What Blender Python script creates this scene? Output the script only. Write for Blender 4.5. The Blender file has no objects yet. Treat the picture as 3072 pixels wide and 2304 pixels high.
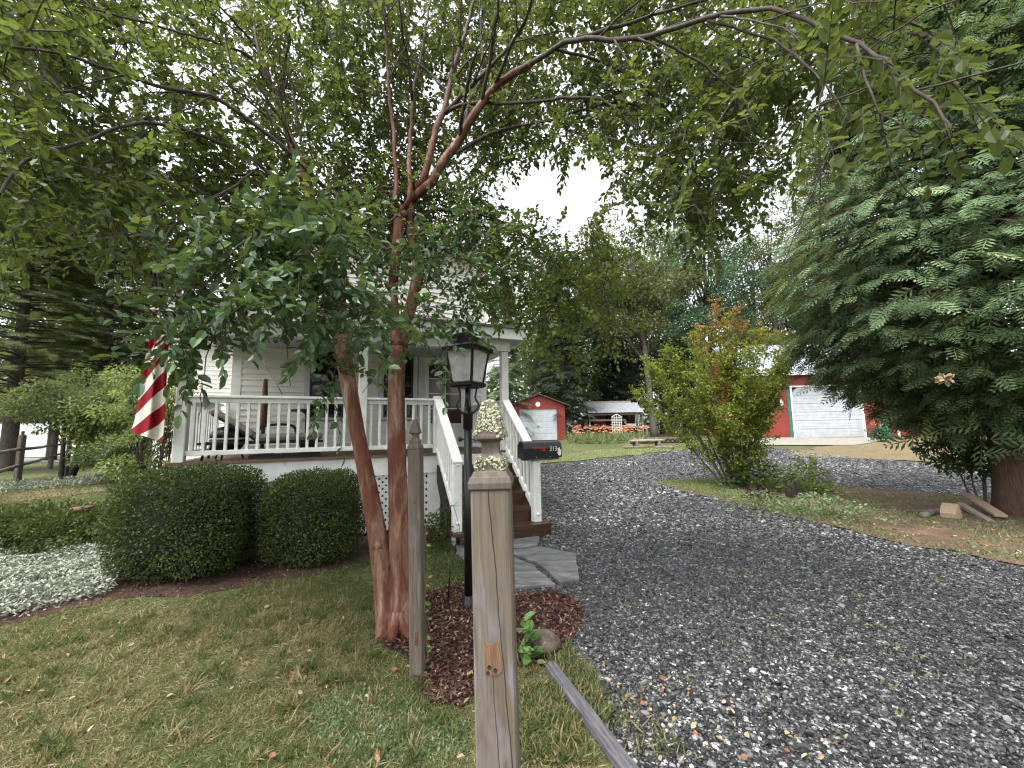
import bpy, math, random
import numpy as np
from mathutils import Vector, Matrix
from mathutils.geometry import delaunay_2d_cdt
rng = np.random.default_rng(11)
random.seed(5)
EXPO = 1.95
SC = bpy.context.scene
COL = SC.collection
R = math.radians
LEAFK = .72
PI = math.pi

# ---------------------------------------------------------------- camera model
CF = 1211.7 * .72
CPITCH, CROLL, CH = R(6.49), R(-.949), 1.5
CX, CY = 1536 * .72, 1152 * .72

def sstep(a, b, t):
    t = np.clip((t - a) / (b - a), 0, 1)
    return t * t * (3 - 2 * t)

def hgt(x, y):
    """height of the terrain: flat by the house, a gentle rise towards the outbuildings"""
    x = np.asarray(x, float); y = np.asarray(y, float)
    r = .043 * np.clip(y - 9, 0, 18)
    r = np.where(y < 12, .043 * np.clip(y - 8, 0, 4) ** 2 / 8 + 0 * x, .043 * (np.clip(y, 12, 27) - 10))
    return r * sstep(-7, -1, x - .12 * (y - 9))

def ray(px, py):
    x, y, z = (px - CX) / CF, -(py - CY) / CF, -1.
    c, s = math.cos(CROLL), math.sin(CROLL); x, y = c * x - s * y, s * x + c * y
    a = PI / 2 + CPITCH; c, s = math.cos(a), math.sin(a)
    y, z = c * y - s * z, s * y + c * z
    return x, y, z

def P(px, py, Z):
    x, y, z = ray(px, py); k = Z / y
    return (x * k, Z, CH + z * k)

def G(px, py, h=None):
    """point of the ground in the direction of a picture point (2212 px wide picture)"""
    x, y, z = ray(px, py)
    if h is not None:
        k = (h - CH) / z
        return (x * k, y * k, h)
    k = .5
    while k < 120:
        if CH + z * k <= float(hgt(x * k, y * k)): break
        k += .02
    return (x * k, y * k, float(hgt(x * k, y * k)))

# ---------------------------------------------------------------- scene helpers
def tag(o, label=None, cat=None, group=None, kind=None):
    if label: o['label'] = label
    if cat: o['category'] = cat
    if group: o['group'] = group
    if kind: o['kind'] = kind
    return o

def empty(name, loc=(0, 0, 0), rz=0, label=None, cat=None, group=None):
    o = bpy.data.objects.new(name, None); COL.objects.link(o)
    o.location = loc; o.rotation_euler = (0, 0, rz); o.empty_display_size = .1
    return tag(o, label, cat, group)

def rotz(a):
    c, s = math.cos(a), math.sin(a)
    return np.array([[c, -s, 0], [s, c, 0], [0, 0, 1.]])

def unit(v):
    v = np.asarray(v, float)
    n = np.linalg.norm(v, axis=-1, keepdims=True)
    return v / np.where(n < 1e-9, 1, n)

def spline(pts, step):
    """Catmull-Rom through pts (k columns), resampled about every step"""
    p = np.asarray(pts, float)
    if len(p) < 3:
        n = max(2, int(np.linalg.norm(p[1, :3] - p[0, :3]) / step) + 1)
        t = np.linspace(0, 1, n)[:, None]
        return p[0] * (1 - t) + p[1] * t
    q = np.vstack([2 * p[0] - p[1], p, 2 * p[-1] - p[-2]])
    out = []
    for i in range(1, len(q) - 2):
        n = max(1, int(np.linalg.norm(q[i + 1, :3] - q[i, :3]) / step))
        for k in range(n):
            t = k / n
            out.append(.5 * (2 * q[i] + (q[i + 1] - q[i - 1]) * t + (2 * q[i - 1] - 5 * q[i] + 4 * q[i + 1] - q[i + 2]) * t * t
                             + (3 * q[i] - q[i - 1] - 3 * q[i + 1] + q[i + 2]) * t ** 3))
    out.append(p[-1])
    return np.array(out)

class MB:
    """collects shapes; build() links them as ONE mesh object"""
    def __init__(s): s.v = []; s.f = []; s.m = []; s.n = 0; s.r = []; s.sm = []
    def raw(s, v, f, mi=0, rnd=None, smooth=False):
        v = np.asarray(v, float).reshape(-1, 3)
        s.v.append(v)
        for q in f: s.f.append([i + s.n for i in q])
        s.m += [mi] * len(f); s.sm += [smooth] * len(f)
        s.r.append(np.full(len(v), random.random() if rnd is None else rnd))
        s.n += len(v)
        return s
    def box(s, c, d, rot=None, mi=0, ch=0., rnd=None):
        """box of centre c and size d, its edges along z and across chamfered by ch"""
        x, y, z = [q / 2 for q in d]
        if ch <= 0:
            v = np.array([[-x, -y, -z], [x, -y, -z], [x, y, -z], [-x, y, -z], [-x, -y, z], [x, -y, z], [x, y, z], [-x, y, z]])
            f = [[3, 2, 1, 0], [4, 5, 6, 7], [0, 1, 5, 4], [1, 2, 6, 5], [2, 3, 7, 6], [3, 0, 4, 7]]
        else:
            ch = min(ch, .45 * min(x, y, z) * 2)
            def ring(a, b, zz): return [[-a + 0, -b + ch, zz], [-a + ch, -b, zz], [a - ch, -b, zz], [a, -b + ch, zz], [a, b - ch, zz], [a - ch, b, zz], [-a + ch, b, zz], [-a, b - ch, zz]]
            v = np.array(ring(x - ch * .7, y - ch * .7, -z) + ring(x, y, -z + ch) + ring(x, y, z - ch) + ring(x - ch * .7, y - ch * .7, z))
            f = [list(range(7, -1, -1)), list(range(24, 32))]
            for k in range(3):
                for i in range(8):
                    j = (i + 1) % 8
                    f.append([k * 8 + i, k * 8 + j, k * 8 + 8 + j, k * 8 + 8 + i])
        if rot is not None: v = v @ np.asarray(rot).T
        return s.raw(v + np.asarray(c), f, mi, rnd)
    def b2(s, a, b, mi=0, ch=0., rnd=None):
        a = np.asarray(a, float); b = np.asarray(b, float)
        return s.box((a + b) / 2, np.abs(b - a), None, mi, ch, rnd)
    def bar(s, p, q, w, h, up=(0, 0, 1), mi=0, ch=0., rnd=None):
        p = np.asarray(p, float); q = np.asarray(q, float)
        x = q - p; L = np.linalg.norm(x); x = x / L
        y = np.cross(np.asarray(up, float), x); y = y / np.linalg.norm(y); z = np.cross(x, y)
        return s.box((p + q) / 2, (L, w, h), np.stack([x, y, z], 1), mi, ch, rnd)
    def tube(s, pts, rad, n=8, step=None, mi=0, flute=0., wob=0., cap=True, smooth=True, rnd=None):
        p = np.asarray(pts, float)
        r = np.full(len(p), rad, float) if np.isscalar(rad) else np.asarray(rad, float)
        if step:
            a = spline(np.column_stack([p, r]), step); p, r = a[:, :3], np.maximum(a[:, 3], .0005)
        if wob: p = p + rng.normal(0, wob, p.shape) * np.minimum(1, np.arange(len(p)) / 2)[:, None]
        t = unit(np.gradient(p, axis=0))
        ref = np.array([0, 0, 1.]) if abs(t[0][2]) < .9 else np.array([1., 0, 0])
        u = unit(np.cross(t[0], ref)); V = []
        ang = np.arange(n) * 2 * PI / n
        ph = rng.random(4) * 6.3
        for i in range(len(p)):
            u = unit(u - t[i] * np.dot(u, t[i])); w = np.cross(t[i], u)
            rr = r[i] * (1 + flute * (np.sin(2 * ang + ph[0] + .13 * i) + .6 * np.sin(3 * ang + ph[1] - .09 * i) + .5 * np.sin(5 * ang + ph[2] + .2 * i)
                                      + .5 * np.sin(.35 * i + ph[3])))
            V.append(p[i] + rr[:, None] * (np.cos(ang)[:, None] * u + np.sin(ang)[:, None] * w))
        f = [[k * n + i, k * n + (i + 1) % n, k * n + n + (i + 1) % n, k * n + n + i] for k in range(len(p) - 1) for i in range(n)]
        if cap: f += [list(range(n - 1, -1, -1)), list(range((len(p) - 1) * n, len(p) * n))]
        return s.raw(np.vstack(V), f, mi, rnd, smooth)
    def lathe(s, prof, n=16, c=(0, 0, 0), rot=None, mi=0, smooth=True, a0=0., sq=False):
        """profile of (radius, z); sq makes the cross-section a square with half-width = radius"""
        if sq: n, a0, smooth = 4, PI / 4, False
        k = math.sqrt(2) if sq else 1
        ang = a0 + np.arange(n) * 2 * PI / n
        V = np.vstack([np.column_stack([k * r * np.cos(ang), k * r * np.sin(ang), np.full(n, z)]) for r, z in prof])
        f = [[j * n + i, j * n + (i + 1) % n, j * n + n + (i + 1) % n, j * n + n + i] for j in range(len(prof) - 1) for i in range(n)]
        f += [list(range(n - 1, -1, -1)), list(range((len(prof) - 1) * n, len(prof) * n))]
        if rot is not None: V = V @ np.asarray(rot).T
        return s.raw(V + np.asarray(c), f, mi, None, smooth)
    def prism(s, poly, d0, d1, o=(0, 0, 0), ax=(1, 0, 0), ay=(0, 0, 1), mi=0, rnd=None):
        """outline poly in the plane (ax, ay) through o, thick from d0 to d1 along ax x ay"""
        o = np.asarray(o, float); ax = np.asarray(ax, float); ay = np.asarray(ay, float); az = np.cross(ax, ay)
        n = len(poly)
        a = np.array([o + ax * x + ay * y + az * d0 for x, y in poly]); b = np.array([o + ax * x + ay * y + az * d1 for x, y in poly])
        f = [list(range(n - 1, -1, -1)), list(range(n, 2 * n))] + [[i, (i + 1) % n, n + (i + 1) % n, n + i] for i in range(n)]
        return s.raw(np.vstack([a, b]), f, mi, rnd)
    def build(s, name, mats, parent=None, bevel=0.):
        me = bpy.data.meshes.new(name)
        V = np.vstack(s.v)
        me.from_pydata(V.tolist(), [], s.f)
        at = me.attributes.new('rnd', 'FLOAT', 'POINT'); at.data.foreach_set('value', np.concatenate(s.r).astype(np.float32))
        for m in (mats if isinstance(mats, (list, tuple)) else [mats]): me.materials.append(m)
        me.polygons.foreach_set('material_index', s.m)
        me.polygons.foreach_set('use_smooth', s.sm)
        me.update()
        o = bpy.data.objects.new(name, me); COL.objects.link(o)
        if parent: o.parent = parent
        if bevel:
            b = o.modifiers.new('bevel', 'BEVEL'); b.width = bevel; b.segments = 2; b.limit_method = 'ANGLE'; b.angle_limit = R(40)
        return o

def npmesh(name, V, F, rnd, mat, parent=None, smooth=False):
    """big mesh from arrays: V (n,3), F (m,k) all of k corners, rnd (n,)"""
    me = bpy.data.meshes.new(name)
    m, k = F.shape
    me.vertices.add(len(V)); me.vertices.foreach_set('co', np.ascontiguousarray(V, np.float32).ravel())
    me.loops.add(m * k); me.loops.foreach_set('vertex_index', np.ascontiguousarray(F, np.int32).ravel())
    me.polygons.add(m); me.polygons.foreach_set('loop_start', np.arange(0, m * k, k, dtype=np.int32))
    me.polygons.foreach_set('use_smooth', np.full(m, smooth))
    me.update(calc_edges=True)
    at = me.attributes.new('rnd', 'FLOAT', 'POINT'); at.data.foreach_set('value', np.ascontiguousarray(rnd, np.float32))
    me.materials.append(mat)
    o = bpy.data.objects.new(name, me); COL.objects.link(o)
    if parent: o.parent = parent
    return o

# ---------------------------------------------------------------- materials
def rgb(h):
    """linear colour of an sRGB hex triple"""
    c = [int(h[i:i + 2], 16) / 255 for i in (0, 2, 4)]
    return tuple(v / 12.92 if v <= .04045 else ((v + .055) / 1.055) ** 2.4 for v in c) + (1.,)

class NT:
    def __init__(s, name):
        s.m = bpy.data.materials.new(name); s.m.use_nodes = True; s.t = s.m.node_tree; s.t.nodes.clear()
        s.out = s.n('ShaderNodeOutputMaterial')
    def n(s, typ, **kw):
        q = s.t.nodes.new(typ)
        for k, v in kw.items():
            if k in q.inputs and not hasattr(q, k): q.inputs[k].default_value = v
            else: setattr(q, k, v)
        return q
    def l(s, a, b): s.t.links.new(a, b)
    def coord(s, scale=(1, 1, 1), typ='Object', rot=(0, 0, 0)):
        c = s.n('ShaderNodeTexCoord'); m = s.n('ShaderNodeMapping'); m.inputs['Scale'].default_value = scale; m.inputs['Rotation'].default_value = rot
        s.l(c.outputs[typ], m.inputs['Vector']); return m.outputs[0]
    def noise(s, vec, scale, detail=4, rough=.6, dist=0.):
        q = s.n('ShaderNodeTexNoise'); q.inputs['Scale'].default_value = scale; q.inputs['Detail'].default_value = detail
        q.inputs['Roughness'].default_value = rough; q.inputs['Distortion'].default_value = dist
        s.l(vec, q.inputs['Vector']); return q.outputs['Fac']
    def ramp(s, fac, stops, interp='LINEAR'):
        q = s.n('ShaderNodeValToRGB'); e = q.color_ramp.elements; q.color_ramp.interpolation = interp
        while len(e) < len(stops): e.new(.5)
        for i, (p, c) in enumerate(stops): e[i].position = p; e[i].color = c if len(c) == 4 else tuple(c) + (1,)
        s.l(fac, q.inputs[0]); return q.outputs[0]
    def mix(s, fac, a, b, mode='MIX'):
        q = s.n('ShaderNodeMix', data_type='RGBA', blend_type=mode)
        for i, v in ((0, fac), (6, a), (7, b)):
            if hasattr(v, 'default_value') or hasattr(v, 'links'): s.l(v, q.inputs[i])
            else: q.inputs[i].default_value = v
        return q.outputs[2]
    def math(s, op, a, b=0., c=0., clamp=False):
        q = s.n('ShaderNodeMath', operation=op, use_clamp=clamp)
        for i, v in enumerate((a, b, c)):
            if hasattr(v, 'links'): s.l(v, q.inputs[i])
            else: q.inputs[i].default_value = v
        return q.outputs[0]
    def attr(s, name='rnd'): return s.n('ShaderNodeAttribute', attribute_name=name).outputs['Fac']
    def bump(s, h, strength=.3, dist=.01):
        q = s.n('ShaderNodeBump'); q.inputs['Strength'].default_value = strength; q.inputs['Distance'].default_value = dist
        s.l(h, q.inputs['Height']); return q.outputs[0]
    def principled(s, color, rough=.6, normal=None, metal=0., spec=.5):
        q = s.n('ShaderNodeBsdfPrincipled')
        for k, v in (('Base Color', color), ('Roughness', rough), ('Metallic', metal), ('Specular IOR Level', spec)):
            if hasattr(v, 'links'): s.l(v, q.inputs[k])
            else: q.inputs[k].default_value = v
        if normal is not None: s.l(normal, q.inputs['Normal'])
        return q.outputs[0]
    def done(s, sh): s.l(sh, s.out.inputs['Surface']); return s.m

def surf(name, ca, cb, scale=6, stretch=(1, 1, 1), rough=.6, bump=.2, bdist=.004, bscale=None, detail=6, metal=0., spec=.4, lo=.35, hi=.65, extra=None, var=.0):
    """plain two-tone material with grain; ca/cb are hex colours; extra = (hex, scale, threshold) adds blotches"""
    t = NT(name); v = t.coord(stretch)
    n = t.noise(v, scale, detail)
    c = t.ramp(n, [(lo, rgb(ca)), (hi, rgb(cb))])
    if extra:
        e = t.noise(v, extra[1], 5); c = t.mix(t.ramp(e, [(extra[2], (0, 0, 0, 1)), (extra[2] + .08, (1, 1, 1, 1))]), c, rgb(extra[0]))
    if var:
        k = t.math('MULTIPLY_ADD', t.attr(), var, 1 - var / 2)
        q = t.n('ShaderNodeVectorMath', operation='SCALE'); t.l(c, q.inputs[0]); t.l(k, q.inputs['Scale']); c = q.outputs[0]
    b = t.bump(t.noise(v, bscale or scale * 3, detail), bump, bdist)
    return t.done(t.principled(c, rough, b, metal, spec))

def leafmat(name, stops, trans=.35, rough=.45, tint='8fa020', spec=.4):
    """leaf colours picked leaf by leaf; part of the light comes through"""
    t = NT(name)
    def dull(h):
        c_ = rgb(h); g_ = (.3 * c_[0] + .6 * c_[1] + .1 * c_[2]); return tuple(LEAFK * (v * .88 + g_ * .12) for v in c_[:3]) + (1.,)
    keep = name in ('glossy_front_leaf', 'clover_leaf', 'pine_foliage', 'yellow_green_leaf', 'bronze_new_leaf', 'pale_lichen', 'orange_lily_flower', 'silver_ground_cover_leaf', 'fallen_leaf', 'red_mulch_chip')
    c = t.ramp(t.attr(), [(p, rgb(h) if keep else dull(h)) for p, h in stops])
    a = t.principled(c, rough, None, 0, spec)
    tr = t.n('ShaderNodeBsdfTranslucent'); t.l(t.mix(.7, c, rgb(tint) if keep else dull(tint)), tr.inputs[0])
    mx = t.n('ShaderNodeMixShader'); mx.inputs[0].default_value = trans
    t.l(a, mx.inputs[1]); t.l(tr.outputs[0], mx.inputs[2])
    return t.done(mx.outputs[0])

M = {}
M['white'] = surf('white_paint', 'c9cbc8', 'dfe0dc', 5, rough=.45, bump=.12, extra=('a9aaa2', 9, .66))
M['siding'] = surf('white_siding', 'cfcfca', 'dedcd4', 3, (1, 1, 6), rough=.5, bump=.08)
M['ceiling'] = surf('porch_ceiling_paint', 'a5a8b4', 'b2b4bd', 4, rough=.6, bump=.05)
M['deck'] = surf('brown_deck_board', '3f2c20', '6a5442', 3, (1.5, 22, 22), rough=.5, bump=.3, var=.35)
M['tread'] = surf('dark_brown_tread', '2a1b13', '4a3324', 3, (1.5, 22, 22), rough=.35, bump=.25, var=.3)
M['dark'] = surf('dark_boards_and_shade', '14140f', '1f1f1a', 3, rough=.8)  # dark boards and holes; also the painted shade under the porch
M['shingle'] = surf('grey_roof_shingle', '4d4b49', '6b6865', 12, (1, 3, 3), rough=.85, bump=.6)
M['winframe'] = surf('grey_white_trim', 'b4b6ba', 'c6c8ca', 5, rough=.45, bump=.05)
M['candle'] = surf('dark_bronze', '15130f', '24201a', 9, rough=.5)
M['sash'] = surf('dark_sash', '26282c', '34373c', 5, rough=.4, bump=.05)
def glass_dark(name, c, rough=.04):
    t = NT(name); v = t.coord()
    b = t.bump(t.noise(v, 1.4, 2), .06, .02)
    return t.done(t.principled(rgb(c), rough, b, 0, .6))
M['pane'] = glass_dark('dark_window_pane', '0c0e0f')
M['redpane'] = glass_dark('maroon_curtained_pane', '3a1512', .12)
M['black'] = surf('black_metal', '0b0b0c', '17171a', 14, rough=.38, bump=.25, bdist=.002)
M['rusty'] = surf('rusty_metal', '3a2a20', '5f4434', 14, rough=.7, bump=.4)
M['mailbox'] = surf('black_enamel', '08080a', '121317', 9, rough=.28, bump=.1)
M['red'] = surf('red_plastic', '8f1519', 'a82024', 9, rough=.4, bump=.05)
M['darkpole'] = surf('dark_grey_pole', '2c2a2a', '4a4644', 9, rough=.6, bump=.3)
M['decal'] = surf('white_decal', 'cfcfca', 'e2e2de', 5, rough=.5, bump=.02)
def barnred(name, a, b, pitch=.23):
    t = NT(name); v = t.coord()
    c = t.ramp(t.noise(v, 1.3, 5), [(.3, rgb(a)), (.7, rgb(b))])
    w = t.n('ShaderNodeTexWave', wave_type='BANDS', bands_direction='X', wave_profile='SIN'); w.inputs['Scale'].default_value = .314 / pitch * 2
    t.l(v, w.inputs['Vector'])
    return t.done(t.principled(c, .5, t.bump(t.ramp(w.outputs['Fac'], [(.8, (0, 0, 0, 1)), (.95, (1, 1, 1, 1))]), .7, .02)))
M['barn'] = barnred('red_ribbed_steel', '742722', '87322b')
M['shedred'] = barnred('red_board_siding', '6b2320', '7d2d28', .15)
M['barnroof'] = surf('pale_metal_roof', '868f98', 'a0a8ae', 2, (1, 1, 1), rough=.35, bump=.1)
M['corrugated'] = surf('grey_corrugated_steel', '7d8086', 'a5a6ac', 3, (6, 1, 1), rough=.45, bump=.2, metal=.3)
M['greentrim'] = surf('green_trim', '245a49', '2f6b57', 4, rough=.5)
M['concrete'] = surf('pale_concrete', '6f6c63', '88857a', 5, rough=.85, bump=.3)
M['slate'] = surf('grey_flagstone', '464746', '787878', 3.5, (1, 2.5, 1), rough=.42, bump=.5, bdist=.006, extra=('8d908d', 5, .63))
M['rock'] = surf('brown_field_stone', '3b332c', '655a4f', 7, rough=.85, bump=.8, bdist=.01, extra=('8f8474', 16, .64))
M['oldwood'] = surf('grey_weathered_wood', '6b6257', '968a7b', 3, (22, 22, 1.6), rough=.75, bump=.6, bdist=.004)
M['timber'] = surf('charcoal_landscape_timber', '36343a', '5e5c60', 3, (2, 26, 26), rough=.75, bump=.8, bdist=.006)
M['brownwood'] = surf('brown_wood', '4b3522', '6d5038', 3, (14, 14, 1.5), rough=.6, bump=.4)
M['lattice'] = surf('white_lattice', 'c3c6c3', 'd8d9d5', 6, rough=.55, bump=.1)
M['lichen'] = leafmat('pale_lichen', [(0, '6f7156'), (.35, '8a8c72'), (.7, 'a3a48d'), (1, 'b4b4a2')], .05, .9, 'c0c090', .1)
M['cushion'] = surf('grey_cushion', '8c877f', 'a39d92', 22, rough=.9, bump=.3)
M['skinbell'] = surf('aged_bell_metal', 'a8a294', 'c4bfae', 12, rough=.4, bump=.2, metal=.4)
M['vinyl'] = surf('white_vinyl', 'd3d6d8', 'dfe2e4', 3, rough=.4, bump=.03)
M['garagedoor'] = surf('white_panel_door', '9a9ea4', 'acb0b5', 3, rough=.45, bump=.05)
M['fencewood'] = surf('dark_fence_wood', '33302a', '544e44', 4, (8, 8, 2), rough=.85, bump=.5)
M['cut'] = surf('fresh_stump_wood', '4a352a', '654a3a', 8, rough=.8, bump=.4)
M['plank'] = surf('old_plank', '80705d', 'a08c74', 4, (2, 20, 20), rough=.8, bump=.5)
M['orange'] = surf('orange_petals', 'd9662a', 'e8853f', 12, rough=.7)
M['cord'] = surf('tan_cord', 'a67a58', 'bb906c', 12, rough=.7)

def post_wood(name, crack=True, dark=1.):
    """weathered post: grey to brown grain with one long drying crack"""
    t = NT(name); v = t.coord((26, 26, 1.5)); u = t.coord((3, 3, 1.2))
    g = t.noise(v, 3, 8, .65, .6)
    c = t.ramp(g, [(.25, rgb('3f3a34')), (.5, rgb('6b645b')), (.75, rgb('8e877d'))])
    c = t.mix(t.ramp(t.noise(u, 2.2, 4), [(.4, (0, 0, 0, 1)), (.65, (.6, .6, .6, 1))]), c, rgb('6e5f52'))
    c = t.mix(t.ramp(t.noise(u, 5, 3), [(.55, (0, 0, 0, 1)), (.7, (.45, .45, .45, 1))]), c, rgb('8c8490'))
    q = t.n('ShaderNodeVectorMath', operation='SCALE'); t.l(c, q.inputs[0]); q.inputs['Scale'].default_value = dark; c = q.outputs[0]
    h = g
    if crack:
        p = t.n('ShaderNodeSeparateXYZ'); tc = t.n('ShaderNodeTexCoord'); t.l(tc.outputs['Object'], p.inputs[0])
        wob = t.math('MULTIPLY', t.math('SUBTRACT', t.noise(t.coord((0, 0, 7)), 1, 3), .5), .014)
        line = t.math('ADD', t.math('MULTIPLY_ADD', p.outputs[2], -.066, .086), wob)
        d = t.math('ABSOLUTE', t.math('SUBTRACT', p.outputs[0], line))
        k = t.math('SUBTRACT', 1., t.math('DIVIDE', d, .0017), clamp=True)
        line2 = t.math('ADD', t.math('MULTIPLY_ADD', p.outputs[2], -.05, .045), wob)
        d2 = t.math('ABSOLUTE', t.math('SUBTRACT', p.outputs[0], line2))
        k2 = t.math('MULTIPLY', t.math('SUBTRACT', 1., t.math('DIVIDE', d2, .0012), clamp=True), t.math('LESS_THAN', p.outputs[2], 1.02))
        k = t.math('MAXIMUM', k, k2)
        c = t.mix(k, c, rgb('1d1712')); h = t.math('SUBTRACT', g, t.math('MULTIPLY', k, 2.))
    return t.done(t.principled(c, .8, t.bump(h, .5, .003), 0, .25))
M['postA'] = post_wood('weathered_post_wood', True, .74)
M['postB'] = post_wood('weathered_slim_post_wood', False, .62)

def bark_crape():
    t = NT('peeling_crape_bark'); v = t.coord((5, 5, .9)); w = t.coord((1.5, 1.5, .35))
    a = t.noise(v, 3.2, 7, .6, .8)
    c = t.ramp(a, [(.28, rgb('3a2016')), (.42, rgb('64402f')), (.56, rgb('826352')), (.72, rgb('a08a7a'))])
    c = t.mix(t.ramp(t.noise(w, 4.5, 6, .6, 1.), [(.45, (0, 0, 0, 1)), (.56, (.85, .85, .85, 1))]), c, rgb('5c2a1c'))
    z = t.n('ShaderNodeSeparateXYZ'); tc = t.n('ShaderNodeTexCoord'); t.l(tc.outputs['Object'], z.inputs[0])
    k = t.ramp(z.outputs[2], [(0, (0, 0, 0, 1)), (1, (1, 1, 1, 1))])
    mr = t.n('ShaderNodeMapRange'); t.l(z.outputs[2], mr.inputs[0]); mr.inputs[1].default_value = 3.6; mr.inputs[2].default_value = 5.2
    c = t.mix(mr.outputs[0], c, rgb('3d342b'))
    fn = t.noise(t.coord((30, 30, 7)), 3, 6, .7); c = t.mix(t.ramp(fn, [(.35, (.5, .5, .5, 1)), (.6, (0, 0, 0, 1))]), c, rgb('3a261c'))
    return t.done(t.principled(c, .65, t.bump(t.math('ADD', a, t.math('MULTIPLY', fn, .5)), .7, .008), 0, .3))
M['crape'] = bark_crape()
M['branchbark'] = surf('dark_branch_bark', '2a241f', '4a4038', 5, (6, 6, 1.5), rough=.8, bump=.6)
M['bark'] = surf('dark_tree_bark', '2b2621', '4d463d', 4, (7, 7, 1.2), rough=.9, bump=.9, bdist=.02)
M['barkgrey'] = surf('grey_tree_bark', '4c4740', '757064', 4, (7, 7, 1.2), rough=.9, bump=.9, bdist=.02)
M['barkred'] = surf('fibrous_red_bark', '3a2a23', '5c473b', 4, (12, 12, .9), rough=.9, bump=.9, bdist=.02)

M['crapeleaf'] = leafmat('crape_myrtle_leaf', [(0, '303c1e'), (.3, '425226'), (.6, '54672f'), (.85, '667638'), (1, '6b5e32')], .44, .45, '8a9a2c', .3)
M['crapebacklit'] = leafmat('backlit_hanging_leaf', [(0, '414f26'), (.3, '586a30'), (.6, '6c803a'), (.85, '809245'), (1, '7a6c38')], .5, .45, 'a0b032', .25)  # brighter copy of the myrtle leaf: backlight put into the colour
M['crapefront'] = leafmat('glossy_front_leaf', [(0, '2c3d28'), (.5, '3e5739'), (.85, '4f6c48'), (1, '5d7040')], .22, .40, '76883a', .4)
M['boxleaf'] = leafmat('boxwood_leaf', [(0, '2f391b'), (.5, '465327'), (.9, '5b6b34'), (1, '6f8342')], .2, .6, '748830', .15)
M['hemlock'] = leafmat('conifer_frond', [(0, '3c4f34'), (.4, '5a744c'), (.8, '7f9a68'), (1, 'a3b57a')], .25, .65, '8a9a3a', .2)
M['pine'] = leafmat('pine_foliage', [(0, '3c452e'), (.5, '596341'), (1, '79825a')], .38, .65, '7a8440', .2)
M['spruce'] = leafmat('dark_conifer_foliage', [(0, '1c2a1e'), (.5, '2a3c2a'), (1, '41573c')], .15, .6, '5a7030')
M['oak'] = leafmat('woodland_leaf', [(0, '2c3d20'), (.4, '3f5429'), (.8, '567034'), (1, '6a8540')], .3, .5, '7f9a25')
M['lightoak'] = leafmat('bright_woodland_leaf', [(0, '46592c'), (.4, '5f7638'), (.8, '7c9448'), (1, '95a95c')], .4, .5, '93a83a')
M['straw'] = leafmat('dry_grass_thatch', [(0, '6f6446'), (.5, '95875f'), (1, 'b5a67e')], .2, .7, 'a09060', .15)
M['bluegreen'] = leafmat('blue_green_woodland_leaf', [(0, '2b4632'), (.4, '3d6045'), (.8, '557c58'), (1, '6f9468')], .25, .5, '7fa050')
M['olive'] = leafmat('olive_woodland_leaf', [(0, '3a4020'), (.5, '555c2d'), (1, '6f7340')], .3, .5, '8c9430')
M['lightbush'] = leafmat('light_green_leaf', [(0, '4f6128'), (.5, '71843a'), (1, '95a455')], .35, .5, 'a3b23c')
M['shrubleaf'] = leafmat('yellow_green_leaf', [(0, '46541f'), (.5, '64742e'), (.85, '818e40'), (1, '959a58')], .35, .5, 'a0a52a')
M['shrubtip'] = leafmat('bronze_new_leaf', [(0, '7a6b32'), (.5, '8b7138'), (1, '98603a')], .35, .5, 'b08a3a')
M['silver'] = leafmat('silver_ground_cover_leaf', [(0, '565c4c'), (.4, '8a9082'), (.8, 'b2b6aa'), (1, '6c735c')], .15, .5, '9aa880')
M['grass'] = leafmat('grass_blade', [(0, '42562c'), (.3, '5a6b36'), (.5, '7c7848'), (.72, '97885e'), (1, 'b0a078')], .3, .55, '8f9a3a', .2)
M['clover'] = leafmat('clover_leaf', [(0, '4a6040'), (.5, '667c58'), (1, '8a9b7c')], .25, .6, '8a9a5a', .2)
M['weed'] = leafmat('weed_leaf', [(0, '56683c'), (.5, '758652'), (1, '9aa676')], .3, .55, '9ab04a', .25)
M['hosta'] = leafmat('broad_green_leaf', [(0, '3f6a2c'), (.5, '58863a'), (1, '7aa04c')], .3, .4, '90b03a')
M['litter'] = leafmat('fallen_leaf', [(0, '5b4634'), (.35, '7c5f48'), (.6, '937b60'), (.9, 'a89a82'), (1, '8f4a34')], .1, .7, 'b08050', .2)
M['mulchchip'] = leafmat('red_mulch_chip', [(0, '2c1c19'), (.5, '46302b'), (.85, '5e463d'), (1, '8f7866')], .0, .8, '553028', .15)
M['lily'] = leafmat('daylily_blade', [(0, '556338'), (.5, '76824f'), (1, '979f6e')], .3, .5, 'a0b040')
M['lilyflower'] = leafmat('orange_lily_flower', [(0, 'ac5c38'), (.6, 'c8855c'), (1, 'd8ac8c')], .3, .5, 'f09040')
M['purple'] = leafmat('dark_purple_leaf', [(0, '22141c'), (.6, '3a202c'), (1, '54303c')], .15, .5, '603040')

# ================================================================ THE HOUSE
HA = R(24.066); HO = (-.139, 6.985)
def HL(x, y, z): return (HO[0] + x * math.cos(HA) - y * math.sin(HA), HO[1] + x * math.sin(HA) + y * math.cos(HA), z)

def spans(a, b, cuts):
    out = [(a, b)]
    for c, d in cuts:
        nx = []
        for p, q in out:
            if d <= p or c >= q: nx.append((p, q)); continue
            if c > p: nx.append((p, c))
            if d < q: nx.append((d, q))
        out = nx
    return [s for s in out if s[1] - s[0] > .01]

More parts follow.
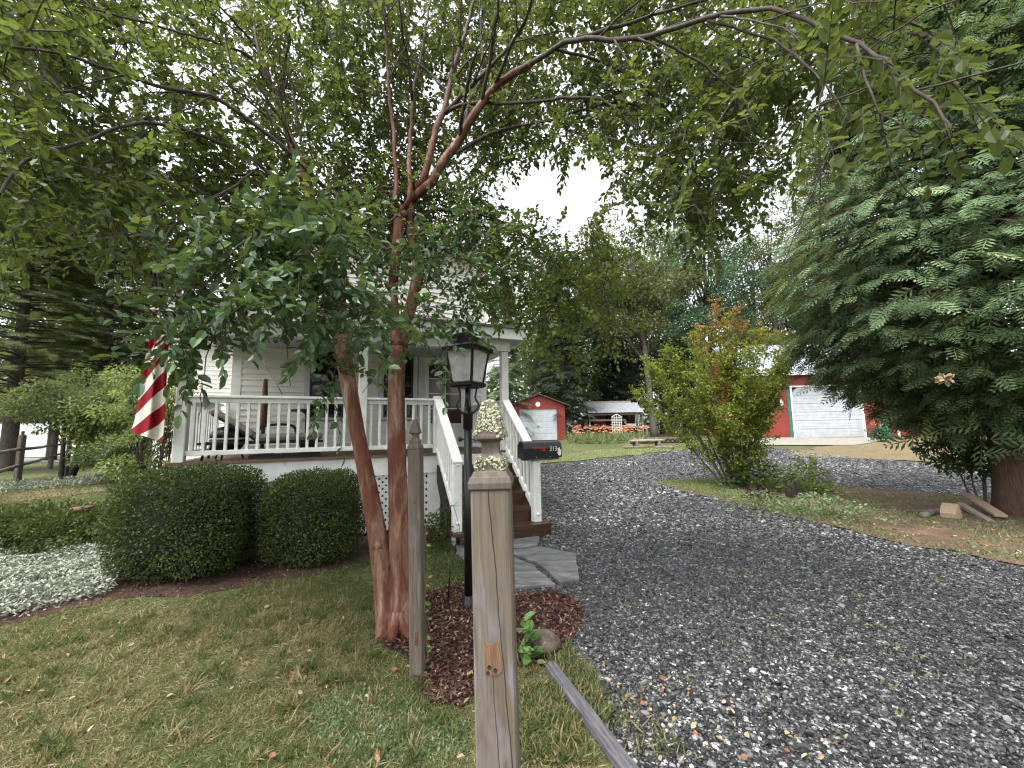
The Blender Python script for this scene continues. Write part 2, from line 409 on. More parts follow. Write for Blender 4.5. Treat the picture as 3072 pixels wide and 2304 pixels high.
def clapboards(mb, o, ax, L, z0, z1, outn, holes=(), e=.105, top=None):
    """lapped boards on a wall from o along ax, facing outn; holes are (a, b, za, zb); top(a) cuts a gable"""
    o = np.asarray(o, float); ax = np.asarray(ax, float); outn = np.asarray(outn, float); Z = np.array([0, 0, 1.])
    z = z0
    while z < z1 - .01:
        zt = min(z + e, z1)
        a0, a1 = (0, L) if top is None else top(z)
        if a1 - a0 > .05:
            for a, b in spans(a0, a1, [(h[0], h[1]) for h in holes if z + .03 > h[2] and z + .03 < h[3]]):
                k = random.uniform(-.0015, .0015)
                v = [o + ax * a + outn * (.030 + k) + Z * z, o + ax * b + outn * (.030 + k) + Z * z, o + ax * b + outn * .005 + Z * zt, o + ax * a + outn * .005 + Z * zt,
                     o + ax * a + Z * z, o + ax * b + Z * z, o + ax * b + Z * zt, o + ax * a + Z * zt]
                mb.raw(v, [[0, 1, 2, 3], [4, 5, 1, 0], [1, 5, 6, 2], [4, 0, 3, 7]])
        z += e

def double_hung(root, x0, x1, z0, z1, y, name='window', n=(0, -1), along='x', mats=None):
    """window in a wall at local y facing -y: frame, sash bars, dark pane"""
    fm, sm, pm = mats or (M['winframe'], M['sash'], M['pane'])
    f = MB(); w = .085
    for a, b in (((x0 - w, y - .045, z0 - .02), (x0, y + .05, z1 + w)), ((x1, y - .045, z0 - .02), (x1 + w, y + .05, z1 + w)), ((x0, y - .043, z1), (x1, y + .05, z1 + w))): f.b2(a, b, ch=.004)
    f.b2((x0 - w - .03, y - .075, z0 - .06), (x1 + w + .03, y + .05, z0 - .021), ch=.006)
    fr = f.build(name, fm, root)
    s = MB(); zm = (z0 + z1) / 2; t = .035
    for a, b, q in ((z0, zm, .0), (zm, z1, .022)):
        s.b2((x0 + .002, y - .02 + q, a + .001), (x0 + t, y + .0 + q, b - .001)); s.b2((x1 - t, y - .02 + q, a + .001), (x1 - .002, y + q, b - .001))
        s.b2((x0 + t, y - .019 + q, a + .001), (x1 - t, y + q - .001, a + t)); s.b2((x0 + t, y - .019 + q, b - t), (x1 - t, y + q - .001, b - .001))
    s.build('sash', sm, fr)
    g = MB(); g.b2((x0 + .004, y + .024, z0), (x1 - .004, y + .034, z1)); g.build('pane', pm, fr)
    return fr

def railing(root, p, q, z0, z1, n, name='railing'):
    """level or sloping rail from p to q (x, y, base z of the lower rail); its balusters are sub-parts"""
    p = np.asarray(p, float); q = np.asarray(q, float); h = z1 - z0
    d = q - p; U = np.array([0, 0, 1.])
    m = MB()
    m.bar(p + U * h, q + U * h, .125, .034, mi=0, ch=.006)
    m.bar(p + U * (h - .05), q + U * (h - .05), .04, .062, ch=.004)
    rl = m.build(name, M['white'], root)
    m = MB(); m.bar(p + U * .03, q + U * .03, .05, .06, ch=.004); m.build('bottom_rail', M['white'], rl)
    me = None
    for i in range(n):
        c = p + d * (i + .5) / n
        if me is None:
            b = MB(); b.box((0, 0, 0), (.036, .036, h - .10), ch=.004); ob = b.build('baluster', M['white'], rl); me = ob.data
        else:
            ob = bpy.data.objects.new('baluster', me); COL.objects.link(ob); ob.parent = rl
        ob.location = c + U * (.03 + (h - .05) / 2 + .005)
        ob.rotation_euler = (0, 0, random.uniform(-.02, .02))
    return rl

house = empty('house', (HO[0], HO[1], 0), HA, 'white clapboard house with raised front porch, white railing and lattice skirt', 'house')
ZD, ZR, D, W, WM = 1.16, 2.0, 1.9, 4.47, 2.307
WL, WR = -4.26, .30
# openings of the front wall (local x, z)
win = [(-3.11, -2.52, 1.80, 3.08), (-1.80, -1.22, 1.80, 3.08)]
door = (-1.00, -.06, ZD + .02, 3.02)
hz = [(a - .09 - WL, b + .09 - WL, c - .06, d_ + .09) for a, b, c, d_ in win] + [(door[0] - .12 - WL, door[1] + .12 - WL, ZD, door[3] + .12)]
w = MB()
clapboards(w, (WL, D, 0), (1, 0, 0), WR - WL, .25, 5.5, (0, -1, 0), hz)
clapboards(w, (WR, D, 0), (0, 1, 0), 8, .25, 5.5, (1, 0, 0))
clapboards(w, (WL, D, 0), (0, 1, 0), 8, .25, 5.5, (-1, 0, 0))
w.b2((WL, D + .05, 0), (WR, D + 8, 5.5))
for x0 in (WL, WR):
    s_ = -1 if x0 == WL else 1
    w.b2((x0 - .07, D - .028, .2), (x0 + .07, D - .0005 + .03, 5.52)); w.b2((x0 - .03 * s_ * -1 - .0, D + .031, .2), (x0 + .029 * s_, D + .1, 5.52))
w.build('wall', M['siding'], house)
for a, b, c, d_ in win: double_hung(house, a, b, c, d_, D)
# upper windows of the front
for xc in (-3.4, -.7): 
    pass
f = MB()
f.b2((door[0] - .12, D - .04, ZD), (door[0], D + .05, door[3] + .12), ch=.004); f.b2((door[1], D - .04, ZD), (door[1] + .12, D + .05, door[3] + .12), ch=.004)
f.b2((door[0], D - .038, door[3]), (door[1], D + .05, door[3] + .12), ch=.004); f.b2((door[0], D - .06, ZD - .001), (door[1], D + .04, ZD + .02))
f.build('door_frame', M['winframe'], house)
x0, x1, z0, z1 = door
g0, g1, gz0, gz1 = -.90, -.20, 1.66, 2.90
dm = MB()
dm.b2((x0 + .005, D - .02, z0), (g0, D + .02, z1)); dm.b2((g1, D - .02, z0), (x1 - .005, D + .02, z1))
dm.b2((g0, D - .019, z0), (g1, D + .019, gz0)); dm.b2((g0, D - .019, gz1), (g1, D + .019, z1))
for a, b in (((g0 + .05, D - .03, z0 + .07), (g1 - .05, D - .021, z0 + .36)),): dm.b2(a, b, ch=.004)
dm.b2((g0 - .02, D - .035, gz0 - .05), (g1 + .02, D - .0195, gz0 - .005), ch=.004)
dr = dm.build('door', M['white'], house)
mu = MB()
mu.b2(((g0 + g1) / 2 - .009, D - .024, gz0), ((g0 + g1) / 2 + .009, D - .004, gz1))
for k in range(1, 4):
    z = gz0 + (gz1 - gz0) * k / 4
    mu.b2((g0, D - .0235, z - .009), ((g0 + g1) / 2 - .0095, D - .0045, z + .009)); mu.b2(((g0 + g1) / 2 + .0095, D - .0235, z - .009), (g1, D - .0045, z + .009))
mu.build('muntin', M['white'], dr)
pn = MB(); pn.b2((g0 + .001, D - .003, gz0), (g1 - .001, D + .006, gz1)); pn.build('pane', M['redpane'], dr)
kn = MB(); kn.lathe([(.012, 0), (.012, .04), (.03, .045), (.033, .065), (.02, .085)], 12, (x0 + .055, D - .02, 2.05), [[1, 0, 0], [0, 0, -1], [0, 1, 0]]); kn.build('handle', M['black'], dr)
# roof of the main house and its eave
r = MB()
ye, zr_ = D - .45, 5.5
r.prism([(ye, zr_), (D + 4, zr_ + 2.6), (D + 8.45, zr_), (D + 8.45, zr_ + .06), (D + 4, zr_ + 2.68), (ye, zr_ + .06)], WL - .35, WR + .35, ax=(0, 1, 0), ay=(0, 0, 1))
r.build('roof', M['shingle'], house)
e_ = MB(); e_.b2((WL - .36, ye + .02, zr_ - .14), (WR + .36, D + .0, zr_ - .004)); e_.b2((WL - .36, ye - .02, zr_ - .15), (WR + .36, ye + .019, zr_ + .06)); e_.b2((WL - .36, D + .001, zr_ - .14), (WL - .03, D + 8.4, zr_ - .004)); e_.b2((WR + .03, D + .001, zr_ - .14), (WR + .36, D + 8.4, zr_ - .004))
e_.build('eave', M['white'], house)
# porch roof: soffit, fascia and shingles
PY = -.30
b = MB()
b.b2((-W - .09, -.09, 2.86), (.09, .09, 3.04), ch=.004)                               # beam over the posts
b.b2((-W - .09, .09, 2.86), (-W + .09, D - .03, 3.04)); b.b2((-.09, .09, 2.86), (.09, D - .03, 3.04))
b.build('porch_beam', M['white'], house)
c_ = MB(); c_.b2((-W - .28, PY + .03, 3.042), (.28, D - .025, 3.06)); c_.build('porch_ceiling', M['ceiling'], house)
b = MB(); b.b2((-W - .31, PY, 3.03), (.31, PY + .028, 3.21), ch=.003); b.b2((-W - .31, PY + .029, 3.03), (-W - .282, D - .03, 3.21)); b.b2((.282, PY + .029, 3.03), (.31, D - .03, 3.21))
b.build('porch_fascia', M['white'], house)
b = MB(); b.prism([(PY - .04, 3.212), (D - .03, 3.62), (D - .03, 3.66), (PY - .04, 3.25)], -W - .36, .36, ax=(0, 1, 0), ay=(0, 0, 1)); b.build('porch_roof', M['shingle'], house)
gt = MB()
gt.prism([(-.02, 0), (-.10, 0), (-.12, .09), (-.105, .09), (-.09, .012), (-.02, .012)], -W - .36, .36, (0, PY + .015, 3.12), ax=(0, 1, 0), ay=(0, 0, 1))
# deck
d_ = MB(); nb = 15
for k in range(nb):
    y0 = -.09 + (D + .06) * k / nb
    d_.b2((-W - .1, y0, ZD - .035), (.1, y0 + (D + .06) / nb - .006, ZD), rnd=random.random())
d_.build('porch_deck', M['deck'], house)
s_ = MB()
s_.b2((-W - .07, -.055, .86), (.07, -.02, ZD - .037)); s_.b2((-W - .07, -.019, .86), (-W - .035, D - .04, ZD - .037)); s_.b2((.035, -.019, .86), (.07, D - .04, ZD - .037))
for x, hw_ in ((-W - .02, .05), (-3.0, .05), (-1.23, .1), (.01, .05)): s_.b2((x - hw_, -.045, .0), (x + hw_, -.005, .858))
s_.build('skirt_board', M['white'], house)
s_ = MB(); s_.b2((-W, .25, 0), (0, .28, ZD - .04)); s_.build('under_porch_shade', M['dark'], house)  # near-black sheet behind the lattice, stands in for shade under the deck
lt = MB()
def lat(xa, xb, za, zb, y):
    st = .10; n = int((xb - xa + zb - za) / st) + 2; hgt_ = zb - za
    for s in (1, -1):
        for k in range(-1, n):
            xs = xa + k * st if s < 0 else xa - hgt_ + k * st
            # strip from (xs, za) to (xs + s*hgt, zb), clipped to xa..xb
            p0, p1 = (xs, za), (xs + s * hgt_, zb)
            if s < 0: p0 = (xs, za); p1 = (xs - hgt_, zb)
            t0, t1 = 0., 1.
            dx = p1[0] - p0[0]
            for lim, sg in ((xa, 1), (xb, -1)):
                fa, fb = sg * (p0[0] - lim), sg * (p1[0] - lim)
                if fa < 0 and fb < 0: t0, t1 = 1, 0; break
                if fa < 0: t0 = max(t0, fa / (fa - fb))
                if fb < 0: t1 = min(t1, fa / (fa - fb))
            if t1 - t0 < .05: continue
            a = (p0[0] + dx * t0, y + (.0035 if s > 0 else -.0035), za + hgt_ * t0); b_ = (p0[0] + dx * t1, y + (.0035 if s > 0 else -.0035), za + hgt_ * t1)
            lt.bar(a, b_, .006, .042)
lat(-W, -3.05, .06, .855, -.025); lat(-2.95, -1.33, .06, .855, -.025)
lt.build('lattice_panel', M['lattice'], house)
# posts
for x in (-W, -WM, 0):
    p = MB(); p.b2((x - .062, -.062, ZD), (x + .062, .062, 2.858), ch=.008); p.build('porch_post', M['white'], house)
# railings: front in two runs, both sides
railing(house, (-W + .062, 0, 1.24), (-WM - .062, 0, 1.24), 1.24, ZR, 17)
railing(house, (-WM + .062, 0, 1.24), (-1.24, 0, 1.24), 1.24, ZR, 8)
railing(house, (-W, .062, 1.24), (-W, D - .03, 1.24), 1.24, ZR, 14)
railing(house, (0, .062, 1.24), (0, D - .03, 1.24), 1.24, ZR, 14)
# stairs: six risers of 0.193 down to the slabs
SX0, SX1 = -1.24, .075
run = .235
for k in range(1, 6):
    z = ZD - k * ZD / 6; y = -.09 - run * k
    t = MB(); t.b2((SX0 + (.05 if k < 5 else -.03), y - .03, z - .035), (SX1 - (.02 if k < 5 else -.09), y + run - .002, z), rnd=random.random()); 
    t.b2((SX0 + .06, y - .001, z - ZD / 6 + .0), (SX1 - .03 if k < 5 else SX1 + .08, y + .02, z - .0365), rnd=random.random()); t.build('stair_tread', M['tread'], house)
t = MB(); t.b2((SX0 + .06, -.1, ZD - ZD / 6), (SX1 - .03, -.092, ZD - .037)); t.build('riser_board', M['white'], house)
for x in (SX0 + .035, SX1 - .045):
    st = MB(); st.prism([(-.12, .72), (-.12, .98), (-.09 - run * 5, .06), (-.09 - run * 5, .0), (-.8, .0)], 0, .03, (x, 0, 0), ax=(0, 1, 0), ay=(0, 0, 1)); st.build('stair_stringer', M['dark'], house)
NY = -1.12
for x in (-1.176, 0.0):
    t = MB()
    zb = 0.02 if x < -.5 else .195
    t.b2((x - .058, NY - .058, zb), (x + .058, NY + .058, 1.055 if x < -.5 else 1.06), ch=.008); t.build('newel_post', M['white'], house)
p = MB(); p.b2((-1.176 - .06, -.06, ZD), (-1.176 + .06, .06, ZR + .06), ch=.008); p.build('newel_post', M['white'], house)
def stairrail(x, y0, z0, y1, z1):
    m = MB(); U = np.array([0, 0, 1.])
    a = np.array([x, y0, z0]); b = np.array([x, y1, z1])
    m.bar(a, b, .135, .036, ch=.006); m.bar(a - U * .045, b - U * .045, .04, .05)
    lo = .80
    rl = m.build('stair_rail', M['white'], house); m = MB(); m.bar(a - U * lo, b - U * lo, .045, .08); m.build('bottom_rail', M['white'], rl); n = 9; me = None
    for i in range(n):
        c = a + (b - a) * (i + .6) / (n + .2)
        if me is None:
            q = MB(); q.box((0, 0, 0), (.034, .034, lo - .09), ch=.004); ob = q.build('baluster', M['white'], rl); me = ob.data
        else: ob = bpy.data.objects.new('baluster', me); COL.objects.link(ob); ob.parent = rl
        ob.location = c - U * (lo / 2 + .01)
for x in (-1.176, 0.0):
    stairrail(x, -.062, ZR + .0, NY - .06, 1.075)
# side wing further back on the left
wg = MB(); WY = 5.3; WXL = -6.36
clapboards(wg, (WXL, WY, 0), (1, 0, 0), WL - WXL, .1, 3.6, (0, -1, 0), [(50., 51., 1.5, 2.9)])
clapboards(wg, (WXL, WY, 0), (0, 1, 0), 4, .1, 3.6, (-1, 0, 0))
wg.b2((WXL, WY + .05, 0), (WL - .03, WY + 4, 3.6)); wg.b2((WXL - .04, WY - .03, .1), (WXL + .06, WY + .03, 3.6)); wg.build('wing_wall', M['siding'], house)
wr = MB(); wr.prism([(WY - .35, 3.6), (WY + 2.2, 4.9), (WY + 4.4, 3.6), (WY + 4.4, 3.68), (WY + 2.2, 5.), (WY - .35, 3.68)], WXL - .3, WL - .04, ax=(0, 1, 0), ay=(0, 0, 1)); wr.build('wing_roof', M['shingle'], house)

# ================================================================ THINGS ON AND BY THE PORCH
def H3(x, y, z=0.): return np.array(HL(x, y, z))
# lounge chair
lc = empty('lounge_chair', HL(-3.62, .62, ZD), HA + .1, 'dark framed lounge chair with grey cushions lying behind the porch railing', 'chair')
m = MB()
for y in (-.3, .3):
    m.bar((-.75, y, .22), (.75, y, .22), .03, .035); m.bar((-.1, y, .25), (-.62, y, .62), .03, .03)
    m.tube([(-.1, y, .27), (-.05, y, .45), (.35, y, .46), (.42, y, .24)], .013, 8, .05)
for x in (-.75, -.3, .3, .75): m.bar((x, -.3, .22), (x, .3, .22), .03, .03)
m.build('frame', M['black'], lc)
for x, y in ((-.68, -.28), (-.68, .28), (.68, -.28), (.68, .28)):
    q = MB(); q.tube([(x, y, .21), (x * 1.04, y * 1.04, 0)], .016, 8); q.build('leg', M['black'], lc)
q = MB(); q.box((.3, 0, .295), (.92, .54, .1), ch=.04); q.build('seat_cushion', M['cushion'], lc)
q = MB(); q.box((-.4, 0, .50), (.66, .54, .1), np.array(Matrix.Rotation(R(35), 3, 'Y')), ch=.04); q.build('back_cushion', M['cushion'], lc)
# kettle grill / storage bin with a rounded black lid
kb = empty('charcoal_grill', HL(-4.05, .45, ZD), HA, 'small black grill with rounded lid and pale band in the porch corner', 'grill')
q = MB(); q.lathe([(.15, .12), (.2, .2), (.215, .27)], 20); q.build('bowl', M['black'], kb)
q = MB(); q.lathe([(.218, .272), (.218, .295)], 20); q.build('band', M['winframe'], kb)
q = MB(); q.lathe([(.22, .297), (.2, .37), (.14, .43), (.05, .46), (.0, .462)], 20); q.bar((-.05, 0, .49), (.05, 0, .49), .02, .015); q.box((-.045, 0, .47), (.012, .015, .03)); q.box((.045, 0, .47), (.012, .015, .03)); q.build('lid', M['black'], kb)
for k in range(3):
    a = k * 2 * PI / 3 + .4; q = MB(); q.tube([(.13 * math.cos(a), .13 * math.sin(a), .16), (.2 * math.cos(a), .2 * math.sin(a), 0)], .012, 8); q.build('leg', M['black'], kb)
# round pedestal table
pt = empty('pedestal_table', HL(-3.1, 1.15, ZD), HA, 'black round pedestal table standing in front of the porch wall', 'table')
q = MB(); q.lathe([(.0, .70), (.29, .70), (.3, .71), (.3, .725), (.28, .735), (0, .736)], 28); q.build('table_top', M['black'], pt)
q = MB(); q.lathe([(.05, .02), (.03, .06), (.026, .4), (.03, .66), (.09, .699)], 12); q.build('pedestal', M['black'], pt)
q = MB(); q.lathe([(.2, 0), (.2, .012), (.06, .035), (.0, .036)], 20); q.build('foot', M['black'], pt)
# closed umbrella
cu = empty('patio_umbrella', HL(-3.75, 1.35, ZD), HA, 'brown wooden pole with folded cover leaning by the porch side railing', 'umbrella')
q = MB(); q.tube([(0, 0, .04), (0, 0, 1.25)], .03, 10); q.build('pole', M['brownwood'], cu)
q = MB(); q.lathe([(.18, 0), (.18, .03), (.05, .06), (.04, .12)], 16); q.build('base', M['black'], cu)
q = MB(); q.lathe([(.035, .45), (.06, .5), (.05, .9), (.032, 1.2)], 10); q.build('cover', M['brownwood'], cu)
# planter pots and small things at the front edge of the deck
tr = empty('boot_tray', HL(-3.3, .3, ZD), HA, 'low black rectangular tray on the porch deck behind balusters', 'tray')
q = MB(); q.b2((-.45, -.14, 0), (.45, .14, .012)); q.b2((-.45, -.14, .0121), (-.435, .14, .05)); q.b2((.435, -.14, .0121), (.45, .14, .05)); q.b2((-.434, -.14, .0121), (.434, -.125, .05)); q.b2((-.434, .125, .0121), (.434, .14, .05)); q.build('tray', M['black'], tr)
q = empty('clay_pot', HL(-3.05, .62, ZD), HA, 'small reddish clay pot on the porch deck beside the pedestal table', 'pot')
m = MB(); m.lathe([(.08, 0), (.11, .16), (.125, .16), (.125, .2), (.11, .2), (.1, .17), (.0, .165)], 18); m.build('pot', M['rusty'], q)

# cow bell bracket on the left post
cb = empty('dinner_bell', HL(-W + .01, -.064, 2.42), HA, 'black and white cow-shaped bracket with a bell hanging from the left porch post', 'bell')
cow = [(-.02, .0), (.015, .0), (.03, -.09), (.045, -.09), (.05, -.01), (.12, -.015), (.125, -.09), (.14, -.09), (.145, .0), (.16, .07), (.19, .06), (.205, .075), (.19, .11), (.165, .12), (.18, .15), (.155, .13), (.14, .115), (.02, .115), (-.03, .1), (-.035, .02)]
q = MB(); q.prism([(a - .07, b_) for a, b_ in cow], -.006, .006, (0, -.05, .02), (1, 0, 0), (0, 0, 1)); q.build('cow', M['black'], cb)
q = MB(); q.prism([(-.03, .03), (.01, .02), (.03, .07), (.0, .1), (-.04, .08)], .0065, .009, (0, -.05, .02), (1, 0, 0), (0, 0, 1)); q.prism([(.05, .05), (.08, .04), (.085, .08), (.06, .1)], .0065, .009, (0, -.05, .02), (1, 0, 0), (0, 0, 1)); q.build('white_patch', M['decal'], cb)
q = MB(); q.tube([(0, -.006, .1), (0, -.05, .1)], .006, 8); q.tube([(0, -.05, .02), (0, -.05, -.09)], .004, 6); q.build('bracket', M['black'], cb)
q = MB(); q.lathe([(.012, 0), (.03, -.02), (.036, -.07), (.055, -.115), (.06, -.12), (.05, -.122), (.03, -.06), (.0, -.03)], 18, (0, -.05, -.09)); q.build('bell', M['skinbell'], cb)

# flag with its pole
fl = empty('flag', HL(-W - .02, -.065, 2.72), 0, 'limp flag with diagonal red and white stripes hanging on a pole beside the porch', 'flag')
fo = np.array(fl.location)
pt_ = lambda x, y, Z: np.array(P(x * .72, y * .72, Z))
tip, foot = pt_(443, 742, 4.75), fo
q = MB(); q.tube([foot - fo, tip - fo], .016, 10); q.build('pole', M['darkpole'], fl)
q = MB(); q.lathe([(.012, 0), (.025, .015), (.028, .03), (.018, .05), (0, .055)], 12, tip - fo, np.array(Vector(tip - foot).to_track_quat('Z', 'Y').to_matrix())); q.build('finial', M['skinbell'], fl)
q = MB(); q.box((0, 0, 0), (.06, .03, .12), ch=.006); q.tube([(0, -.01, 0), tuple((tip - foot) / np.linalg.norm(tip - foot) * .12)], .019, 10); q.build('bracket', M['black'], fl)
# cloth: rows by picture height, columns across; the folds are real depth
rows = [(770, 448, 470, 4.78), (850, 455, 488, 4.80), (905, 452, 496, 4.82), (960, 462, 506, 4.85), (1010, 450, 508, 4.86), (1080, 434, 503, 4.88), (1180, 418, 497, 4.88), (1260, 404, 492, 4.88), (1296, 392, 487, 4.88), (1296.1, 392, 487, 4.88)]
rows = rows[:-1]
ys = np.array([r_[0] for r_ in rows]); NR, NC = 90, 30
V, st_ = [], []
for i in range(NR):
    yy = 770 + (1296 - 770) * i / (NR - 1)
    xl, xr, Z = (np.interp(yy, ys, [r_[k] for r_ in rows]) for k in (1, 2, 3))
    for j in range(NC):
        u = j / (NC - 1)
        y2 = yy + u * 30 * (i / (NR - 1)) ** 3
        d = .035 * math.sin(u * 7 + i * .02) * min(1, .3 + i / 40) + .02 * math.sin(u * 15 + 1 - i * .05)
        V.append(pt_(xl + (xr - xl) * u, y2, Z + d) - fo)
        s = (yy - 880) / 45. + 2.2 * u + .12 * math.sin(u * 6 + i * .07)
        st_.append(s if yy > 930 + 25 * u - 20 * math.sin(u * 5) else -1.5)
F = np.array([[i * NC + j, i * NC + j + 1, (i + 1) * NC + j + 1, (i + 1) * NC + j] for i in range(NR - 1) for j in range(NC - 1)])
t = NT('striped_flag_cloth'); a = t.attr('rnd')
fr_ = t.math('FRACT', t.math('MULTIPLY', a, .5)); isred = t.math('GREATER_THAN', fr_, .5); nav = t.math('LESS_THAN', a, -.8)
cv = t.coord((1, 1, 1)); wv = t.noise(cv, 60, 2)
cc = t.mix(nav, t.mix(isred, rgb('c6c1b8'), rgb('7c1420')), rgb('10131f'))
pr = t.principled(cc, .75, t.bump(wv, .15, .002), 0, .2); tl = t.n('ShaderNodeBsdfTranslucent'); t.l(cc, tl.inputs[0]); mx = t.n('ShaderNodeMixShader'); mx.inputs[0].default_value = .25; t.l(pr, mx.inputs[1]); t.l(tl.outputs[0], mx.inputs[2]); M['flag'] = t.done(mx.outputs[0])
npmesh('cloth', np.array(V), F, np.array(st_), M['flag'], fl, True)

# ================================================================ MAILBOX ON THE RIGHT NEWEL
mbx = empty('mailbox', HL(.0, NY - .02, 1.062), HA, 'black mailbox numbered 313 with red flag on the right stair newel', 'mailbox')
ML, MW, MH = .60, .21, .245; MX = .08
def arch(s=1.):
    return [(-MW / 2 * s, 0), (MW / 2 * s, 0)] + [(MW / 2 * s * math.cos(a), MH - MW / 2 + (MW / 2) * s * math.sin(a)) for a in np.linspace(0, PI, 13)]
q = MB(); q.prism(arch(), MX - ML / 2, MX + ML / 2, (0, 0, .03), (0, 1, 0), (0, 0, 1)); q.build('body', M['mailbox'], mbx, .003)
q = MB(); q.prism([(a * 1.03, b_ * 1.03 - .004) for a, b_ in arch()], MX - ML / 2 - .022, MX - ML / 2 - .001, (0, 0, .03), (0, 1, 0), (0, 0, 1)); q.tube([(MX - ML / 2 - .022, -.02, .24), (MX - ML / 2 - .045, 0, .25), (MX - ML / 2 - .022, .02, .24)], .006, 8); q.build('door', M['mailbox'], mbx, .003)
q = MB(); q.b2((MX - ML / 2 + .02, -.085, .0), (MX + ML / 2 - .04, .085, .028)); q.build('base_board', M['timber'], mbx)
yf = -MW / 2 - .002
q = MB(); q.b2((MX - .19, yf - .008, .165), (MX + .02, yf - .003, .188)); q.b2((MX - .025, yf - .0085, .13), (MX + .022, yf - .0025, .1645)); q.lathe([(.016, 0), (.016, .012)], 14, (MX - .17, yf, .177), [[1, 0, 0], [0, 0, -1], [0, 1, 0]]); q.build('signal_flag', M['red'], mbx)
q = MB()
for x in (-.12, .1): q.lathe([(.005, 0), (.005, .005), (0, .006)], 8, (MX + x, yf + .001, .045), [[1, 0, 0], [0, 0, -1], [0, 1, 0]])
q.build('rivets', M['winframe'], mbx)
def text_mesh(txt, size, mat, parent, loc, rot, thick=.001, cond=1.):
    cu_ = bpy.data.curves.new('number_text', 'FONT'); cu_.body = txt; cu_.size = size; cu_.extrude = thick; cu_.align_x = 'CENTER'; cu_.align_y = 'CENTER'; cu_.resolution_u = 4; cu_.space_character = 1.12
    to = bpy.data.objects.new('number_text', cu_); COL.objects.link(to)
    bpy.context.view_layer.update()
    me = bpy.data.meshes.new_from_object(to.evaluated_get(bpy.context.evaluated_depsgraph_get()))
    bpy.data.objects.remove(to); me.materials.clear(); me.materials.append(mat)
    o = bpy.data.objects.new('house_number', me); COL.objects.link(o); o.parent = parent; o.location = loc; o.rotation_euler = rot; o.scale = (cond, 1, 1)
    return o
text_mesh('313', .098, M['decal'], mbx, (MX + .155, yf - .002, .155), (PI / 2, 0, 0), .0012, .78)
q = MB(); q.prism([(-.012, -.055), (.012, -.062), (.03, -.03), (.026, .0), (.034, .02), (.012, .03), (.004, .066), (-.014, .05), (-.03, .045), (-.024, .01), (-.034, -.02)], .0, .0025, (MX + .257, yf + .001, .115), (1, 0, 0), (0, 0, 1)); q.build('decal', M['decal'], mbx)

# ================================================================ LAMP POST
LZ = 3.7
lb = G(1406 * .72, 1822 * .72, 0.)
lp = empty('lamp_post', lb, R(-26), 'black lamp post with four-sided glass lantern standing behind the big weathered post', 'lamp post')
lx, ly, _ = lb
ztop = P(1400 * .72, 990 * .72, ly)[2]
zc = P(1398 * .72, 1235 * .72, ly)[2]           # collar
zp = P(1398 * .72, 1160 * .72, ly)[2]           # bottom plate
zg1 = P(1398 * .72, 1052 * .72, ly)[2]          # top of the glass
q = MB(); q.tube([(0, 0, 0), (0, 0, zc - .1)], .036, 20); q.lathe([(.036, zc - .16), (.043, zc - .155), (.043, zc - .03), (.048, zc - .025), (.048, zc), (.036, zc + .004), (.03, zc + .04)], 20)
q.lathe([(.06, 0), (.06, .02), (.042, .04), (.037, .1)], 20)
q.build('pole', M['black'], lp)
q = MB(); zk = P(1398 * .72, 1318 * .72, ly)[2]
q.tube([(-.085, 0, zk), (.085, 0, zk)], .008, 8)
for s in (-1, 1): q.lathe([(0, -.022), (.014, -.017), (.02, 0), (.014, .017), (0, .022)], 12, (s * .085, 0, zk))
q.build('ladder_rest', M['black'], lp)
q = MB()
for k in range(4):
    a = PI / 4 + k * PI / 2; ca, sa = math.cos(a), math.sin(a)
    pr_ = [(.03, zc - .03), (.085, zc + .02), (.1, zc + .07), (.07, zc + .12), (.085, zp - .005)]
    q.tube([(ca * r_, sa * r_, z) for r_, z in pr_], .009, 8, .02)
q.tube([(0, 0, zc), (0, 0, zp)], .012, 10)
q.build('arm', M['black'], lp)
wb, wt = .10, .140
q = MB(); q.lathe([(.06, zp - .02), (wb + .0, zp - .01), (wb + .022, zp + .004), (wb + .022, zp + .03), (wb + .005, zp + .042)], sq=True); q.build('bottom_plate', M['black'], lp)
zb_ = zp + .042
fr = MB()
for sx in (-1, 1):
    for sy in (-1, 1): fr.bar((sx * wb, sy * wb, zb_), (sx * wt, sy * wt, zg1), .018, .018, up=(1, 0, 0))
for i in range(4):
    a = [(-1, -1), (1, -1), (1, 1), (-1, 1)][i]; b_ = [(1, -1), (1, 1), (-1, 1), (-1, -1)][i]
    fr.bar((a[0] * wt, a[1] * wt, zg1), (b_[0] * wt, b_[1] * wt, zg1), .02, .022)
fr.build('frame', M['black'], lp)
rf = MB(); zt = zg1 + .012
rf.lathe([(wt + .03, zt - .03), (wt + .035, zt + .01), (wt + .01, zt + .03), (.112, zt + .05), (.104, zt + .10), (.086, zt + .14), (.055, zt + .155)], sq=True)
rf.lathe([(.045, zt + .15), (.045, zt + .21), (.052, zt + .215), (.052, zt + .225), (.03, zt + .24), (.012, zt + .25), (.009, zt + .27), (.016, zt + .285), (.014, zt + .3), (.0, zt + .315)], 16)
for k in range(10):
    a = k * PI / 5; rf.box((.047 * math.cos(a), .047 * math.sin(a), zt + .182), (.008, .008, .05), rotz(a))
rf.build('lamp_roof', M['black'], lp)
t = NT('lantern_glass'); v = t.coord((1, 1, 1))
tr_ = t.n('ShaderNodeBsdfTransparent'); gl = t.n('ShaderNodeBsdfGlossy'); gl.inputs['Roughness'].default_value = .08; df = t.n('ShaderNodeBsdfDiffuse'); df.inputs[0].default_value = rgb('e6e8e8')
m1 = t.n('ShaderNodeMixShader'); m1.inputs[0].default_value = .14; t.l(tr_.outputs[0], m1.inputs[1]); t.l(gl.outputs[0], m1.inputs[2])
